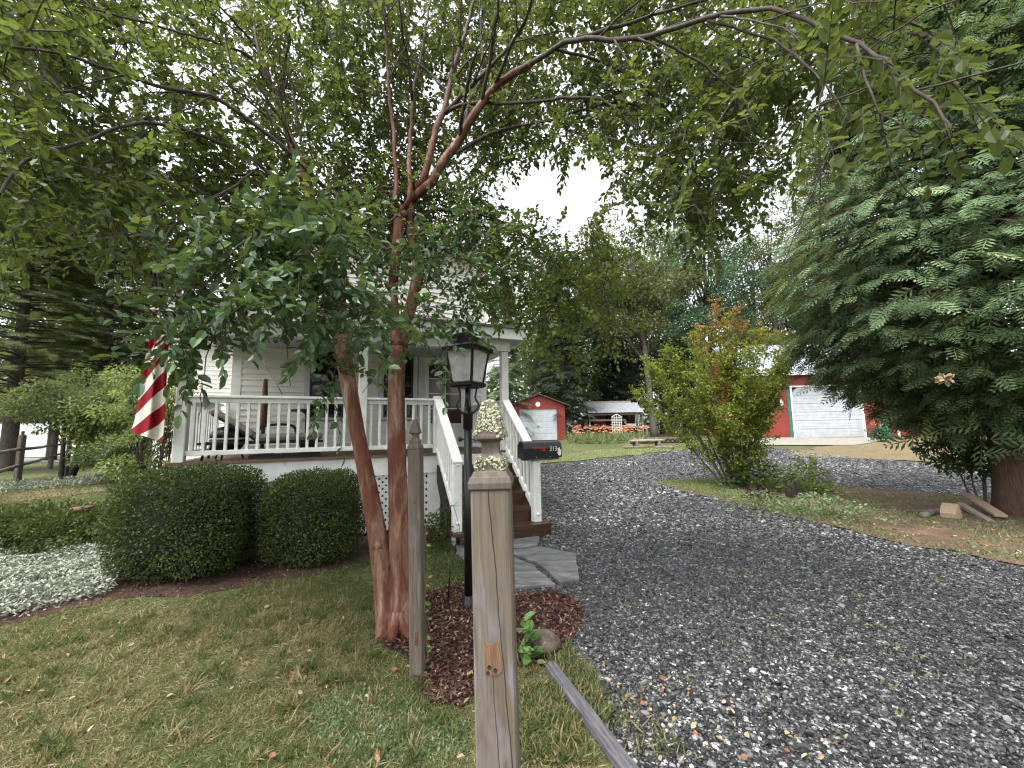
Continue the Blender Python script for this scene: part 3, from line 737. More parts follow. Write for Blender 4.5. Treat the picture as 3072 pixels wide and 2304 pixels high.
m2 = t.n('ShaderNodeMixShader'); t.l(t.ramp(t.noise(v, 9, 4), [(.3, (.30,) * 3), (.7, (.55,) * 3)]), m2.inputs[0]); t.l(m1.outputs[0], m2.inputs[1]); t.l(df.outputs[0], m2.inputs[2]); M['lampglass'] = t.done(m2.outputs[0])
for i in range(4):
    a = [(-1, -1), (1, -1), (1, 1), (-1, 1)][i]; b_ = [(1, -1), (1, 1), (-1, 1), (-1, -1)][i]
    g_ = MB(); g_.raw([(a[0] * wb, a[1] * wb, zb_), (b_[0] * wb, b_[1] * wb, zb_), (b_[0] * wt, b_[1] * wt, zg1), (a[0] * wt, a[1] * wt, zg1)], [[0, 1, 2, 3]]); g_.build('glass_pane', M['lampglass'], lp)
cd = MB(); cd.tube([(0, 0, zb_), (0, 0, zb_ + .09)], .008, 8)
for k in range(4):
    a = k * PI / 2; ca, sa = math.cos(a), math.sin(a)
    cd.tube([(0, 0, zb_ + .03), (ca * .03, sa * .03, zb_ + .025), (ca * .06, sa * .06, zb_ + .05), (ca * .062, sa * .062, zb_ + .08)], .008, 6, .01)
    cd.lathe([(.016, zb_ + .08), (.018, zb_ + .086), (.009, zb_ + .09), (.009, zb_ + .15)], 10, (ca * .062, sa * .062, 0))
cd.build('candelabra', M['candle'], lp)
bl = MB()
for k in range(4):
    a = k * PI / 2; bl.lathe([(.007, zb_ + .151), (.014, zb_ + .17), (.012, zb_ + .19), (.002, zb_ + .215)], 10, (math.cos(a) * .062, math.sin(a) * .062, 0))
bl.build('bulb', M['decal'], lp)

# ================================================================ GATE POSTS
def finial(m, hw, z, s=1.):
    """gothic finial above z on a post of half-width hw"""
    m.lathe([(hw, z - .014), (hw * 1.0, z), (hw * .86, z + .014), (hw * .76, z + .018 * s), (hw * .76, z + .042 * s), (hw * .70, z + .047 * s), (hw * .48, z + .056 * s), (hw * .44, z + .07 * s), (hw * .46, z + .085 * s), (hw * .8, z + .093 * s),
             (hw * .8, z + .1 * s), (hw * .66, z + .125 * s), (hw * .50, z + .16 * s), (hw * .3, z + .185 * s), (.0, z + .19 * s)], sq=True)
pa = empty('gate_post', (-.032, 1.0, 0), R(-3), 'big weathered square post with lichen-covered finial nearest the camera', 'post')
hw = .0455; zt_ = 1.385
q = MB(); q.b2((-hw, -hw, -.05), (hw, hw, zt_ - .02), ch=.005); q.build('shaft', M['postA'], pa)
q = MB(); q.lathe([(hw + .004, zt_ - .019), (hw + .005, zt_ - .004), (hw + .001, zt_ + .008), (hw * .8, zt_ + .016)], sq=True); q.build('cap', M['postB'], pa, .003)
q = MB(); finial(q, hw, zt_ + .006, .96); q.build('finial', M['postB'], pa, .002)
# lichen on the finial
NL = 2200
lv, lf, lr = [], [], []
prof = [(.76, .02), (.76, .04), (.5, .055), (.46, .08), (.8, .09), (.8, .098), (.66, .12), (.5, .152), (.3, .176), (.1, .182)]
pr_r = np.array([p_[0] for p_ in prof]) * hw; pr_z = np.array([p_[1] for p_ in prof]) + zt_ + .006
for i in range(NL):
    zz = rng.choice([rng.uniform(.088, .182), rng.uniform(.095, .17), rng.uniform(.018, .05), rng.uniform(.1, .182)]) + zt_ + .006
    rr = np.interp(zz, pr_z, pr_r) + .001
    side = rng.integers(0, 4); u = rng.uniform(-rr, rr)
    if side == 0 and abs(zz - zt_ - .1) < .012 and u < .01 and u > -.03: continue
    if math.sin(u * 110 + 2 * math.sin(zz * 90)) + math.sin(zz * 170 + u * 60) > .9 and rng.random() < .85: continue
    c = np.array([(u, -rr), (rr, u), (u, rr), (-rr, u)][side] + (zz,)) if False else np.array(list([(u, -rr), (rr, u), (u, rr), (-rr, u)][side]) + [zz])
    nn = np.array(list([(0, -1), (1, 0), (0, 1), (-1, 0)][side]) + [.25]); nn = unit(nn + rng.normal(0, .35, 3))
    a = unit(np.cross(nn, rng.normal(0, 1, 3))); b_ = np.cross(nn, a); s = rng.uniform(.0012, .0038)
    k = len(lv) * 6 if False else sum(len(x_) for x_ in lv)
    ring = [c + s * (math.cos(t_) * a + math.sin(t_) * b_) * rng.uniform(.7, 1.2) + nn * rng.uniform(0, .0025) for t_ in np.arange(5) * 1.2566]
    lv.append(np.array(ring + [c + nn * .003])); lf += [[k + j, k + (j + 1) % 5, k + 5] for j in range(5)]; lr.append(np.full(6, rng.random()))
o = npmesh('lichen', np.vstack(lv), np.array(lf), np.concatenate(lr), M['lichen'], pa)
q = MB(); 
# torn strip of bare wood with bolt holes
q.prism([(-.018, .0), (.004, -.006), (.019, .004), (.017, .03), (.013, .062), (.009, .066), (.0, .058), (-.012, .061), (-.02, .05), (-.016, .03)], .0, .0022, (-.002, -hw + .0005, .975), (1, 0, 0), (0, 0, 1)); q.build('torn_wood', surf('orange_bare_wood', '584234', '7a5a44', 4, (30, 30, 3), rough=.8, bump=.7), pa)
q = MB()
for x, z, r_ in ((-.009, .988, .0045), (.004, .982, .0042), (-.012, .977, .0035)): q.lathe([(r_, 0), (r_, .0012), (r_ * .7, .0002), (0, .0002)], 12, (x - .002, -hw - .0016, z), [[1, 0, 0], [0, 0, -1], [0, 1, 0]])
q.build('bolt_hole', M['dark'], pa)

b2 = G(1254 * .72, 2024 * .72, 0.)
pb = empty('gate_post', b2, R(-8), 'slim grey gate post with pointed finial standing beside the pink tree trunk', 'post')
hw2 = .041; zt2 = P(1243 * .72, 1340 * .72, b2[1])[2]
q = MB(); q.b2((-hw2, -hw2, -.05), (hw2, hw2, zt2 - .016), ch=.006); q.build('shaft', M['postB'], pb)
q = MB(); finial(q, hw2, zt2, .95); q.build('finial', M['postB'], pb, .002)
q = MB(); q.prism([(-.012, 0), (.008, -.004), (.012, .05), (-.004, .056)], 0, .003, (.006, -hw2 + .0005, zt2 - .36), (1, 0, 0), (0, 0, 1)); q.prism([(-.01, 0), (.01, 0), (.008, .08), (-.006, .075)], 0, .0025, (.008, -hw2 + .0005, .19), (1, 0, 0), (0, 0, 1)); q.build('rust_stain', M['rusty'], pb)
pa.rotation_euler[0] = R(.6); pb.rotation_euler[1] = R(-1.3); pa.rotation_euler[1] = -.014

# tree speaker with cord

# ================================================================ GROUND
def inpoly(px, py, poly):
    px = np.asarray(px); py = np.asarray(py); ins = np.zeros(px.shape, bool); n = len(poly)
    for i in range(n):
        x1, y1 = poly[i][:2]; x2, y2 = poly[(i + 1) % n][:2]
        c = ((y1 > py) != (y2 > py)) & (px < (x2 - x1) * (py - y1) / (y2 - y1 + 1e-12) + x1)
        ins ^= c
    return ins

def gpoly(pts): return [G(x, y)[:2] for x, y in pts]

def wiggle(poly, step, amp):
    out = []
    n = len(poly); ph = rng.random(6) * 6.3; s = 0
    for i in range(n):
        a = np.array(poly[i]); b = np.array(poly[(i + 1) % n]); L = np.linalg.norm(b - a); k = max(1, int(L / step)); nn = np.array([-(b - a)[1], (b - a)[0]]) / max(L, 1e-6)
        for j in range(k):
            s += L / k; w = amp * (math.sin(s * 2.1 + ph[0]) + .7 * math.sin(s * 5.3 + ph[1]) + .5 * math.sin(s * 11 + ph[2]) + .5 * rng.normal())
            out.append(tuple(a + (b - a) * j / k + nn * w * (0 if j == 0 else 1)))
    return out

def sheet(name, poly, mat, off, step=.6, wig=(.25, .04), kind='structure'):
    """a sheet lying off metres above the terrain inside poly"""
    bd = wiggle(poly, *wig)
    xs = [p[0] for p in bd]; ys = [p[1] for p in bd]
    gx, gy = np.meshgrid(np.arange(min(xs), max(xs), step), np.arange(min(ys), max(ys), step))
    gx = gx.ravel(); gy = gy.ravel(); k = inpoly(gx, gy, bd); gx, gy = gx[k], gy[k]
    vv = [Vector(p) for p in bd] + [Vector((a, b)) for a, b in zip(gx, gy)]
    ed = [(i, (i + 1) % len(bd)) for i in range(len(bd))]
    r_ = delaunay_2d_cdt(vv, ed, [], 1, 1e-4)
    V = np.array([(v.x, v.y) for v in r_[0]]); Z = hgt(V[:, 0], V[:, 1]) + off
    me = bpy.data.meshes.new(name); me.from_pydata(np.column_stack([V, Z]).tolist(), [], [list(f) for f in r_[2]]); me.update()
    me.polygons.foreach_set('use_smooth', [True] * len(me.polygons)); me.materials.append(mat)
    o = bpy.data.objects.new(name, me); COL.objects.link(o); o['kind'] = kind
    if sum(p.normal.z for p in me.polygons) < 0: me.flip_normals()
    return o

def ground_mat():
    t = NT('lawn_soil'); v = t.coord()
    a = t.noise(v, .7, 5, .6); b = t.noise(v, 2.3, 5, .65); f = t.noise(v, 60, 4, .7)
    c = t.ramp(b, [(.36, rgb('4a5230')), (.48, rgb('5d5c3a')), (.58, rgb('6f6446')), (.7, rgb('5c4c3c'))])
    c = t.mix(t.ramp(a, [(.42, (0, 0, 0, 1)), (.6, (1, 1, 1, 1))]), rgb('48562f'), c)
    c = t.mix(t.ramp(f, [(.35, (.55, .55, .55, 1)), (.7, (0, 0, 0, 1))]), c, rgb('33301d'))
    return t.done(t.principled(c, .9, t.bump(f, .6, .02), 0, .2))
M['ground'] = ground_mat()
gx = np.concatenate([np.arange(-140, -30, 5.), np.arange(-30, 45, .75), np.arange(45, 145, 5.)])
gy = np.concatenate([np.arange(-20, -2, 2.), np.arange(-2, 45, .75), np.arange(45, 165, 5.)])
X, Y = np.meshgrid(gx, gy); nx = len(gx); ny = len(gy)
V = np.column_stack([X.ravel(), Y.ravel(), hgt(X, Y).ravel()])
I = np.arange(nx * ny).reshape(ny, nx)
F = np.stack([I[:-1, :-1], I[:-1, 1:], I[1:, 1:], I[1:, :-1]], -1).reshape(-1, 4)
tag(npmesh('ground', V, F, np.zeros(len(V)), M['ground'], None, True), kind='structure')

def gravel_mat():
    t = NT('gravel'); v = t.coord()
    def vor(sc):
        q = t.n('ShaderNodeTexVoronoi'); q.inputs['Scale'].default_value = sc; q.inputs['Randomness'].default_value = 1; t.l(v, q.inputs['Vector']); return q
    q1 = vor(26); q2 = vor(44)
    s1 = t.n('ShaderNodeSeparateColor'); t.l(q1.outputs['Color'], s1.inputs[0]); s2 = t.n('ShaderNodeSeparateColor'); t.l(q2.outputs['Color'], s2.inputs[0])
    st = [(0, rgb('1b1b1c')), (.3, rgb('323232')), (.5, rgb('4d4d4d')), (.68, rgb('727271')), (.84, rgb('9a9a98')), (.94, rgb('cfcfcc'))]  # tones lightened to stand for sky sheen on the far gravel
    c = t.mix(t.math('GREATER_THAN', s2.outputs[1], .5), t.ramp(s1.outputs[0], st, 'CONSTANT'), t.ramp(s2.outputs[0], st, 'CONSTANT'))
    c = t.mix(t.ramp(q1.outputs['Distance'], [(.35, (0, 0, 0, 1)), (.75, (.75, .75, .75, 1))]), c, rgb('121214'))
    soil = t.ramp(t.noise(v, .55, 5, .7), [(.56, (0, 0, 0, 1)), (.72, (.45, .45, .45, 1))])
    c = t.mix(soil, c, rgb('6f6c50'))
    h = t.math('ADD', t.math('MULTIPLY', q1.outputs['Distance'], -1.), t.math('MULTIPLY', q2.outputs['Distance'], -.5))
    return t.done(t.principled(c, .5, t.bump(h, .9, .02), 0, .5))
M['gravel'] = gravel_mat()
t = NT('crushed_stone'); c = t.ramp(t.attr(), [(0, rgb('151517')), (.3, rgb('232324')), (.52, rgb('343436')), (.7, rgb('4a4a4c')), (.83, rgb('6a6a6b')), (.92, rgb('9a9996')), (.975, rgb('cfcdc6')), (1, rgb('8a6e66'))])
M['stone'] = t.done(t.principled(c, .42, t.bump(t.noise(t.coord(), 90, 3), .3, .003), 0, .5))
def soilmat(name, a, b, c_, sc=3.):
    t = NT(name); v = t.coord(); c = t.ramp(t.noise(v, sc, 6, .7), [(.3, rgb(a)), (.5, rgb(b)), (.7, rgb(c_))])
    f = t.noise(v, 45, 5, .7); c = t.mix(t.ramp(f, [(.3, (.6, .6, .6, 1)), (.6, (0, 0, 0, 1))]), c, rgb('241d17'))
    return t.done(t.principled(c, .9, t.bump(f, .8, .02), 0, .2))
M['mulch'] = soilmat('red_mulch', '2f211d', '46332d', '5b473d')
M['dirt'] = soilmat('brown_dirt', '4f4238', '6a5848', '7d6a54', 2.)
M['leafdirt'] = soilmat('straw_and_leaf_litter', '5f5342', '75684f', '62613f', 1.2)
M['palegrass'] = soilmat('pale_green_grass', '5c6340', '6f764c', '767550', 1.5)
M['road'] = surf('grey_road_asphalt', '6a6a6a', '7f7f7e', 9, rough=.9, bump=.3)

DRIVE = gpoly([(1480, 1850), (1400, 1720), (1330, 1610), (1262, 1515), (1228, 1455), (1222, 1400), (1258, 1340), (1240, 1290), (1130, 1290), (1060, 1275), (1120, 1215), (1172, 1150), (1172, 1060), (1165, 1006), (1230, 1000), (1330, 990), (1430, 978),
               (1520, 966), (1640, 962), (1700, 972), (1850, 990), (1990, 1000), (2150, 1008), (2330, 1020), (2500, 1100), (2600, 1300), (2900, 1500), (3000, 1850)])
sheet('driveway', DRIVE, M['gravel'], .012, .7, (.3, .05))
ISLAND = gpoly([(1412, 1043), (1470, 1037), (1560, 1032), (1640, 1036), (1720, 1045), (1800, 1052), (1900, 1060), (2050, 1071), (2212, 1083), (2450, 1100), (2600, 1180), (2600, 1290), (2400, 1262), (2212, 1228), (2130, 1212), (1980, 1186), (1900, 1166), (1800, 1140), (1740, 1124), (1640, 1100), (1560, 1082), (1480, 1063)])
sheet('planting_island', ISLAND, M['dirt'], .026, .6, (.2, .05))
GREENTIP = gpoly([(1425, 1047), (1480, 1040), (1560, 1040), (1600, 1062), (1640, 1090), (1560, 1076), (1480, 1058)])
sheet('grass_verge', GREENTIP, M['palegrass'], .036, .5, (.15, .03))
FARGRASS = gpoly([(1165, 1003), (1200, 985), (1290, 972), (1400, 966), (1470, 962), (1440, 976), (1330, 988), (1230, 998)])
sheet('grass_strip', FARGRASS, M['palegrass'], .03, .8, (.4, .12))
LEAFY = gpoly([(1700, 986), (1760, 968), (1850, 958), (1960, 950), (2100, 945), (2300, 950), (2300, 1012), (2150, 1005), (1990, 998), (1850, 992)])
sheet('leaf_strewn_strip', LEAFY, M['leafdirt'], .03, .8, (.4, .12))
MULCH = gpoly([(815, 1378), (835, 1345), (850, 1310), (900, 1292), (960, 1275), (1000, 1262), (1015, 1285), (1110, 1285), (1200, 1282), (1262, 1312), (1252, 1370), (1218, 1402), (1185, 1432), (1110, 1440), (1040, 1490), (1000, 1530), (935, 1525), (905, 1480), (880, 1420), (830, 1400)])
sheet('mulch_bed', MULCH, M['mulch'], .008, .3, (.08, .012))
HEDGEBED = gpoly([(-80, 1370), (60, 1345), (150, 1318), (260, 1296), (400, 1292), (560, 1262), (700, 1242), (800, 1212), (860, 1190), (1000, 1170), (1000, 1100), (800, 1080), (230, 1120), (-80, 1180)])
sheet('hedge_bed', HEDGEBED, M['mulch'], .006, .4, (.1, .02))
sheet('bare_soil_strip', gpoly([(-60, 1085), (60, 1062), (200, 1054), (260, 1058), (150, 1072), (0, 1090)]), M['dirt'], .02, .5, (.3, .05))
sheet('road', [(-80, 17), (-10, 32), (-10, 36.5), (-80, 20.8)] if False else [G(-200, 1000)[:2], G(180, 998)[:2], G(420, 985)[:2], G(420, 978)[:2], G(180, 990)[:2], G(-200, 990)[:2]], M['road'], .03, 1., (1., .02))

# ---------------------------------------------------------------- scatter
LEAF = (np.array([[0, 0, 0], [.3, .2, .07], [.72, .17, .05], [1, 0, -.04], [.72, -.17, .05], [.3, -.2, .07]]), np.array([[0, 3, 2, 1], [0, 5, 4, 3]]))
LEAFW = (np.array([[0, 0, 0], [.28, .27, .09], [.7, .24, .07], [1, 0, -.08], [.7, -.24, .07], [.28, -.27, .09]]), np.array([[0, 3, 2, 1], [0, 5, 4, 3]]))
DIAM = (np.array([[0, 0, 0], [.5, .3, .06], [1, 0, 0], [.5, -.3, .06]]), np.array([[0, 3, 2, 1]]))
BLADE = (np.array([[0, -.05, 0], [0, .05, 0], [.55, .04, .02], [.55, -.04, .02], [1, .0, -.12], [1, -.01, -.12]]), np.array([[0, 1, 2, 3], [3, 2, 4, 5]]))
def frond(npair=8):
    V = []; F = []
    def dia(a, b, w):
        a = np.array(a); b = np.array(b); d = b - a; n = np.array([-d[1], d[0], 0]); n = n / (np.linalg.norm(n) + 1e-9) * w; m = a + d * .55; k = len(V)
        V.extend([a, m - n + [0, 0, .0], b, m + n]); F.append([k, k + 1, k + 2, k + 3])
    dia((0, 0, 0), (1, 0, -.10), .022)
    for i in range(npair):
        t_ = .08 + .86 * i / (npair - 1); L = .50 * (1 - t_) ** .8 + .08; L *= min(1, .5 + t_ * 2)
        for s in (1, -1):
            z0 = -.1 * t_ * t_
            dia((t_, 0, z0), (t_ + L * .72, s * L * .72, z0 - .06 * L), .034 + .03 * L)
    return np.array(V), np.array(F)
FROND = frond(5)
FROND5 = frond(5)

def scatter(name, pos, dr, nr, size, mat, shape=LEAF, rnd=None, parent=None, wid=None):
    """one leaf / blade / frond of the given shape at each pos, along dr, facing nr, as one mesh"""
    T, F = shape; N = len(pos); k = len(T)
    dr = unit(dr); b = unit(np.cross(nr, dr)); n = np.cross(dr, b)
    s = np.broadcast_to(np.asarray(size, float), (N,))[:, None, None]
    w = 1 if wid is None else np.broadcast_to(np.asarray(wid, float), (N,))[:, None, None]
    V = pos[:, None, :] + s * (T[None, :, 0:1] * dr[:, None, :] + w * T[None, :, 1:2] * b[:, None, :] + T[None, :, 2:3] * n[:, None, :])
    FF = (F[None] + (np.arange(N) * k)[:, None, None]).reshape(-1, F.shape[1])
    r_ = rng.random(N) if rnd is None else rnd
    return npmesh(name, V.reshape(-1, 3), FF, np.repeat(r_, k), mat, parent)

def sticks(mb, p0, p1, r0, r1):
    """many thin three-sided twigs at once"""
    p0 = np.asarray(p0, float); p1 = np.asarray(p1, float); N = len(p0)
    d = unit(p1 - p0); ref = np.where(np.abs(d[:, 2:3]) < .9, [[0, 0, 1.]], [[1., 0, 0]]); u = unit(np.cross(d, ref)); w = np.cross(d, u)
    V = []
    for p, r_ in ((p0, r0), (p1, r1)):
        r_ = np.broadcast_to(np.asarray(r_, float), (N,))[:, None]
        for k in range(3):
            a = k * 2.0944; V.append(p + r_ * (math.cos(a) * u + math.sin(a) * w))
    V = np.stack(V, 1).reshape(-1, 3)
    f = []
    for i in range(N):
        o = i * 6
        f += [[o, o + 1, o + 4, o + 3], [o + 1, o + 2, o + 5, o + 4], [o + 2, o, o + 3, o + 5]]
    mb.raw(V, f)

def pts_in(poly, n, off=0., jit=None):
    xs = [p[0] for p in poly]; ys = [p[1] for p in poly]; out = np.zeros((0, 2))
    while len(out) < n:
        q = np.column_stack([rng.uniform(min(xs), max(xs), 4 * n), rng.uniform(min(ys), max(ys), 4 * n)])
        out = np.vstack([out, q[inpoly(q[:, 0], q[:, 1], poly)]])
    out = out[:n]
    return np.column_stack([out, hgt(out[:, 0], out[:, 1]) + off])

def rdir(n, up=0., flat=1.):
    v = rng.normal(0, 1, (n, 3)) * [1, 1, flat]; v[:, 2] += up
    return unit(v)

# crushed stones near the camera
ICO = np.array([(0, 0, 1)] + [(math.cos(a) * .894, math.sin(a) * .894, .447) for a in np.arange(5) * 1.2566] + [(math.cos(a + .628) * .894, math.sin(a + .628) * .894, -.447) for a in np.arange(5) * 1.2566] + [(0, 0, -1)])
ICOF = np.array([[0, 1 + i, 1 + (i + 1) % 5] for i in range(5)] + [[1 + i, 6 + i, 1 + (i + 1) % 5] for i in range(5)] + [[6 + i, 6 + (i + 1) % 5, 1 + (i + 1) % 5] for i in range(5)] + [[11, 6 + (i + 1) % 5, 6 + i] for i in range(5)])
xs = rng.uniform(-1, 19, 2600000); ys = rng.uniform(.9, 22, 2600000)
dens = np.clip((3.8 / np.maximum(ys, .5)) ** 1.8, 0, 1)
k = (rng.random(2600000) < dens) & inpoly(xs, ys, DRIVE) & ~inpoly(xs, ys, ISLAND) & (np.abs(xs) < ys * 1.38 + .3)
xs, ys = xs[k], ys[k]; N = len(xs)
sz = np.clip(rng.lognormal(math.log(.0078), .40, N), .0035, .026) * np.clip(ys / 4.6, .85, 2.1)
q = ICO[None] * (1 + rng.normal(0, .17, (N, 12, 1))) * (sz[:, None, None] * np.stack([rng.uniform(.9, 1.5, N), rng.uniform(.65, 1., N), rng.uniform(.4, .75, N)], 1)[:, None, :])
a = rng.uniform(0, 6.28, N); tl_ = rng.normal(0, .35, N); c, s = np.cos(a), np.sin(a)
q = np.stack([q[..., 0], q[..., 1] * np.cos(tl_)[:, None] - q[..., 2] * np.sin(tl_)[:, None], q[..., 1] * np.sin(tl_)[:, None] + q[..., 2] * np.cos(tl_)[:, None]], -1)
q = np.stack([q[..., 0] * c[:, None] - q[..., 1] * s[:, None], q[..., 0] * s[:, None] + q[..., 1] * c[:, None], q[..., 2]], -1)
q += np.stack([xs, ys, hgt(xs, ys) + .012 + sz * rng.uniform(.1, .6, N)], 1)[:, None]
nearm = np.clip(rng.random(N) ** np.interp(ys, [1, 3, 6, 12], [2.0, 1.12, .8, .7]) * (.90 + .06 * np.sin(xs * 1.1 + np.sin(ys * .9)) * np.sin(ys * 1.3 - .6 * xs)) - .09 * (np.hypot(xs - 1.3, ys - 3.6) < .9), 0, 1)  # stones get lighter with distance: sky sheen put into their colour
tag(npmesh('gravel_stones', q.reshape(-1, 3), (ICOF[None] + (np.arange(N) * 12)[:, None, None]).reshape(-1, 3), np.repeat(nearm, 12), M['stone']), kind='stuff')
print('stones', N)

# lawn blades
def lawn(name, n, xr, yr, size, excl, mat, dens=None, h0=.0, lie=False):
    x = rng.uniform(*xr, n); y = rng.uniform(*yr, n)
    k = np.abs(x) < y * 1.4 + .25
    for e in excl: k &= ~(inpoly(x + rng.normal(0, .05, n), y + rng.normal(0, .05, n), e) & (rng.random(n) < .985))
    if dens is not None: k &= rng.random(n) < dens(x, y)
    x, y = x[k], y[k]; m = len(x)
    g = .5 + .28 * np.sin(x * 1.3 + 1.1 * np.sin(y * 1.7)) + .22 * np.sin(y * 2.3 + x * .9 + 1) + .15 * np.sin(5 * x + 3 * y) + .1 * np.sin(9 * x - 7 * y)
    g += -.5 * sstep(2.8, 4.2, y) + .3 * (1 - sstep(1.3, 2.6, y))
    rn = np.clip(g * .55 + rng.normal(.33, .24, m), 0, 1)
    d = rdir(m, .08 if lie else .75, .12 if lie else .4); s = size * rng.uniform(.5, 1.4, m) * np.clip(y / 3.5, .8, 1.6)
    return tag(scatter(name, np.column_stack([x, y, hgt(x, y) + h0]), d, rdir(m, 1.2), s, mat, BLADE, rn), kind='stuff')
lawn('lawn_grass', 520000, (-9, .5), (.95, 6.5), .042, [DRIVE, MULCH, HEDGEBED], M['grass'], lambda x, y: np.clip(2.6 / y, .2, 1) * (1 - .65 * ((np.sin(3.1 * x + 1.3 * np.sin(2.7 * y)) + np.sin(4.3 * y - x)) > 1.05)))
lawn('dry_thatch', 90000, (-9, .5), (.95, 6), .05, [DRIVE, HEDGEBED], M['straw'], lambda x, y: np.clip(2.4 / y, .2, 1) * (.45 + .55 * ((np.sin(2.1 * x + 1.3 * np.sin(1.7 * y)) + np.sin(2.3 * y - x)) > .1)), .004, lie=True)
lawn('far_lawn_grass', 110000, (-22, -2), (6.4, 15), .07, [HEDGEBED], M['grass'], lambda x, y: (x * .912 + (y - 6.985) * .408 < -4.7) * np.clip(7 / y, .2, 1))
c0 = pts_in(gpoly([(-60, 1400), (300, 1330), (760, 1290), (1000, 1540), (1000, 1800), (-60, 1800)]), 260, .0); c0 = c0[np.abs(c0[:, 0]) < c0[:, 1] * 1.4 + .2]; k_ = 26; ps = np.repeat(c0, k_, 0); ps[:, :2] += rng.normal(0, .022, (len(ps), 2))
tag(scatter('grass_tufts', ps, rdir(len(ps), 1.1, .5), rdir(len(ps), 1.), np.repeat(rng.uniform(.045, .10, len(c0)), k_) * rng.uniform(.6, 1.2, len(ps)), M['grass'], BLADE, np.clip(np.repeat(rng.choice([.1, .25, .7], len(c0)), k_) + rng.normal(0, .1, len(ps)), 0, 1), None, .8), kind='stuff')
# weeds, pale grass
wv = pts_in(gpoly([(660, 1540), (800, 1480), (900, 1540), (1010, 1560), (1010, 1659), (700, 1659)]), 2600, .0); tag(scatter('clover_patch', wv, rdir(2600, .8), rdir(2600, 1.2), rng.uniform(.010, .028, 2600), M['clover'], LEAF), kind='stuff')
wa = np.vstack([pts_in(gpoly([(1180, 1440), (1225, 1400), (1290, 1470), (1330, 1560), (1290, 1580), (1230, 1500)]), 1500), pts_in(gpoly([(1120, 1500), (1190, 1480), (1270, 1620), (1290, 1659), (1120, 1659)]), 2600), pts_in(gpoly([(1280, 1560), (1350, 1500), (1420, 1560), (1500, 1659), (1350, 1659)]), 260)])
wa[:, 2] += .012
tag(scatter('weedy_grass', wa, rdir(len(wa), .9, .5), rdir(len(wa), 1.), rng.uniform(.03, .085, len(wa)), M['grass'], BLADE, rng.random(len(wa)) * .8), kind='stuff')
# sprigs growing in the gravel
for nm, pl, n, mt, sz_ in (('gravel_weeds', gpoly([(1240, 1340), (1700, 1180), (2100, 1240), (2200, 1600), (1400, 1640)]), 40, M['weed'], .03),):
    c0 = pts_in(pl, n, .015); ps = np.repeat(c0, 14, 0); ps[:, :2] += rng.normal(0, .025, (len(ps), 2))
    tag(scatter(nm, ps, rdir(len(ps), .7), rdir(len(ps), 1.2), sz_ * rng.uniform(.5, 1.2, len(ps)), mt, LEAF), kind='stuff')
gp = np.vstack([pts_in(GREENTIP, 3500, .03), pts_in(FARGRASS, 9000, .02)])
tag(scatter('pale_verge_grass', gp, rdir(len(gp), .9, .5), rdir(len(gp), 1.), rng.uniform(.05, .11, len(gp)), M['lily'], BLADE), kind='stuff')
isw = pts_in(ISLAND, 26000, .02); kk = (np.sin(isw[:, 0] * 2.2) + np.sin(isw[:, 1] * 3.1 + isw[:, 0]) > -.3) | (isw[:, 0] < 5.2); isw = isw[kk]
tag(scatter('island_weeds', isw, rdir(len(isw), .8, .6), rdir(len(isw), 1.), rng.uniform(.015, .05, len(isw)), M['weed'], LEAF), kind='stuff')
# mulch chips
mp = np.vstack([pts_in(MULCH, 15000, .014), pts_in(HEDGEBED, 9000, .012)])
mp[:, 2] += rng.uniform(0, .012, len(mp))
tag(scatter('mulch_chips', mp, rdir(len(mp), .1, .25), rdir(len(mp), 1.5), rng.uniform(.015, .055, len(mp)), M['mulchchip'], DIAM, None, None, .55), kind='stuff')
# fallen leaves: lawn, mulch, gravel edge, island
fp = np.vstack([pts_in(gpoly([(0, 1380), (700, 1290), (800, 1400), (1100, 1500), (1300, 1659), (0, 1659)]), 110, .03), pts_in(MULCH, 130, .03), pts_in(gpoly([(1230, 1420), (1400, 1450), (1900, 1659), (1400, 1659)]), 70, .035), pts_in(ISLAND, 1800, .035), pts_in(LEAFY, 1500, .035)])
tag(scatter('fallen_leaves', fp, rdir(len(fp), 0, .3), rdir(len(fp), 1.4), rng.uniform(.015, .042, len(fp)), M['litter'], LEAFW), kind='stuff')
# silver ground cover
sp = np.repeat(pts_in(gpoly([(-140, 1368), (30, 1340), (150, 1306), (235, 1288), (262, 1255), (235, 1196), (110, 1186), (-140, 1200)]), 7500, .02), 2, 0); sp[:, :2] += rng.normal(0, .02, (len(sp), 2))
sp[:, 2] += rng.uniform(.0, .11, len(sp)) + .05 * np.sin(sp[:, 0] * 5) * np.sin(sp[:, 1] * 7)
tag(scatter('silver_ground_cover', sp, rdir(len(sp), .25, .5), rdir(len(sp), 1.3), rng.uniform(.025, .05, len(sp)), M['silver'], LEAF), kind='stuff')
rp = pts_in(gpoly([(-100, 1062), (30, 1050), (140, 1042), (260, 1030), (330, 1022), (330, 1034), (230, 1046), (60, 1064), (-100, 1078)]), 2600, .02); rp[:, 2] += rng.uniform(0, .16, len(rp))
tag(scatter('low_border_ground_cover', rp, rdir(len(rp), .4), rdir(len(rp), 1), rng.uniform(.06, .13, len(rp)), M['silver'], LEAF, rng.random(len(rp)) * .35), kind='stuff')

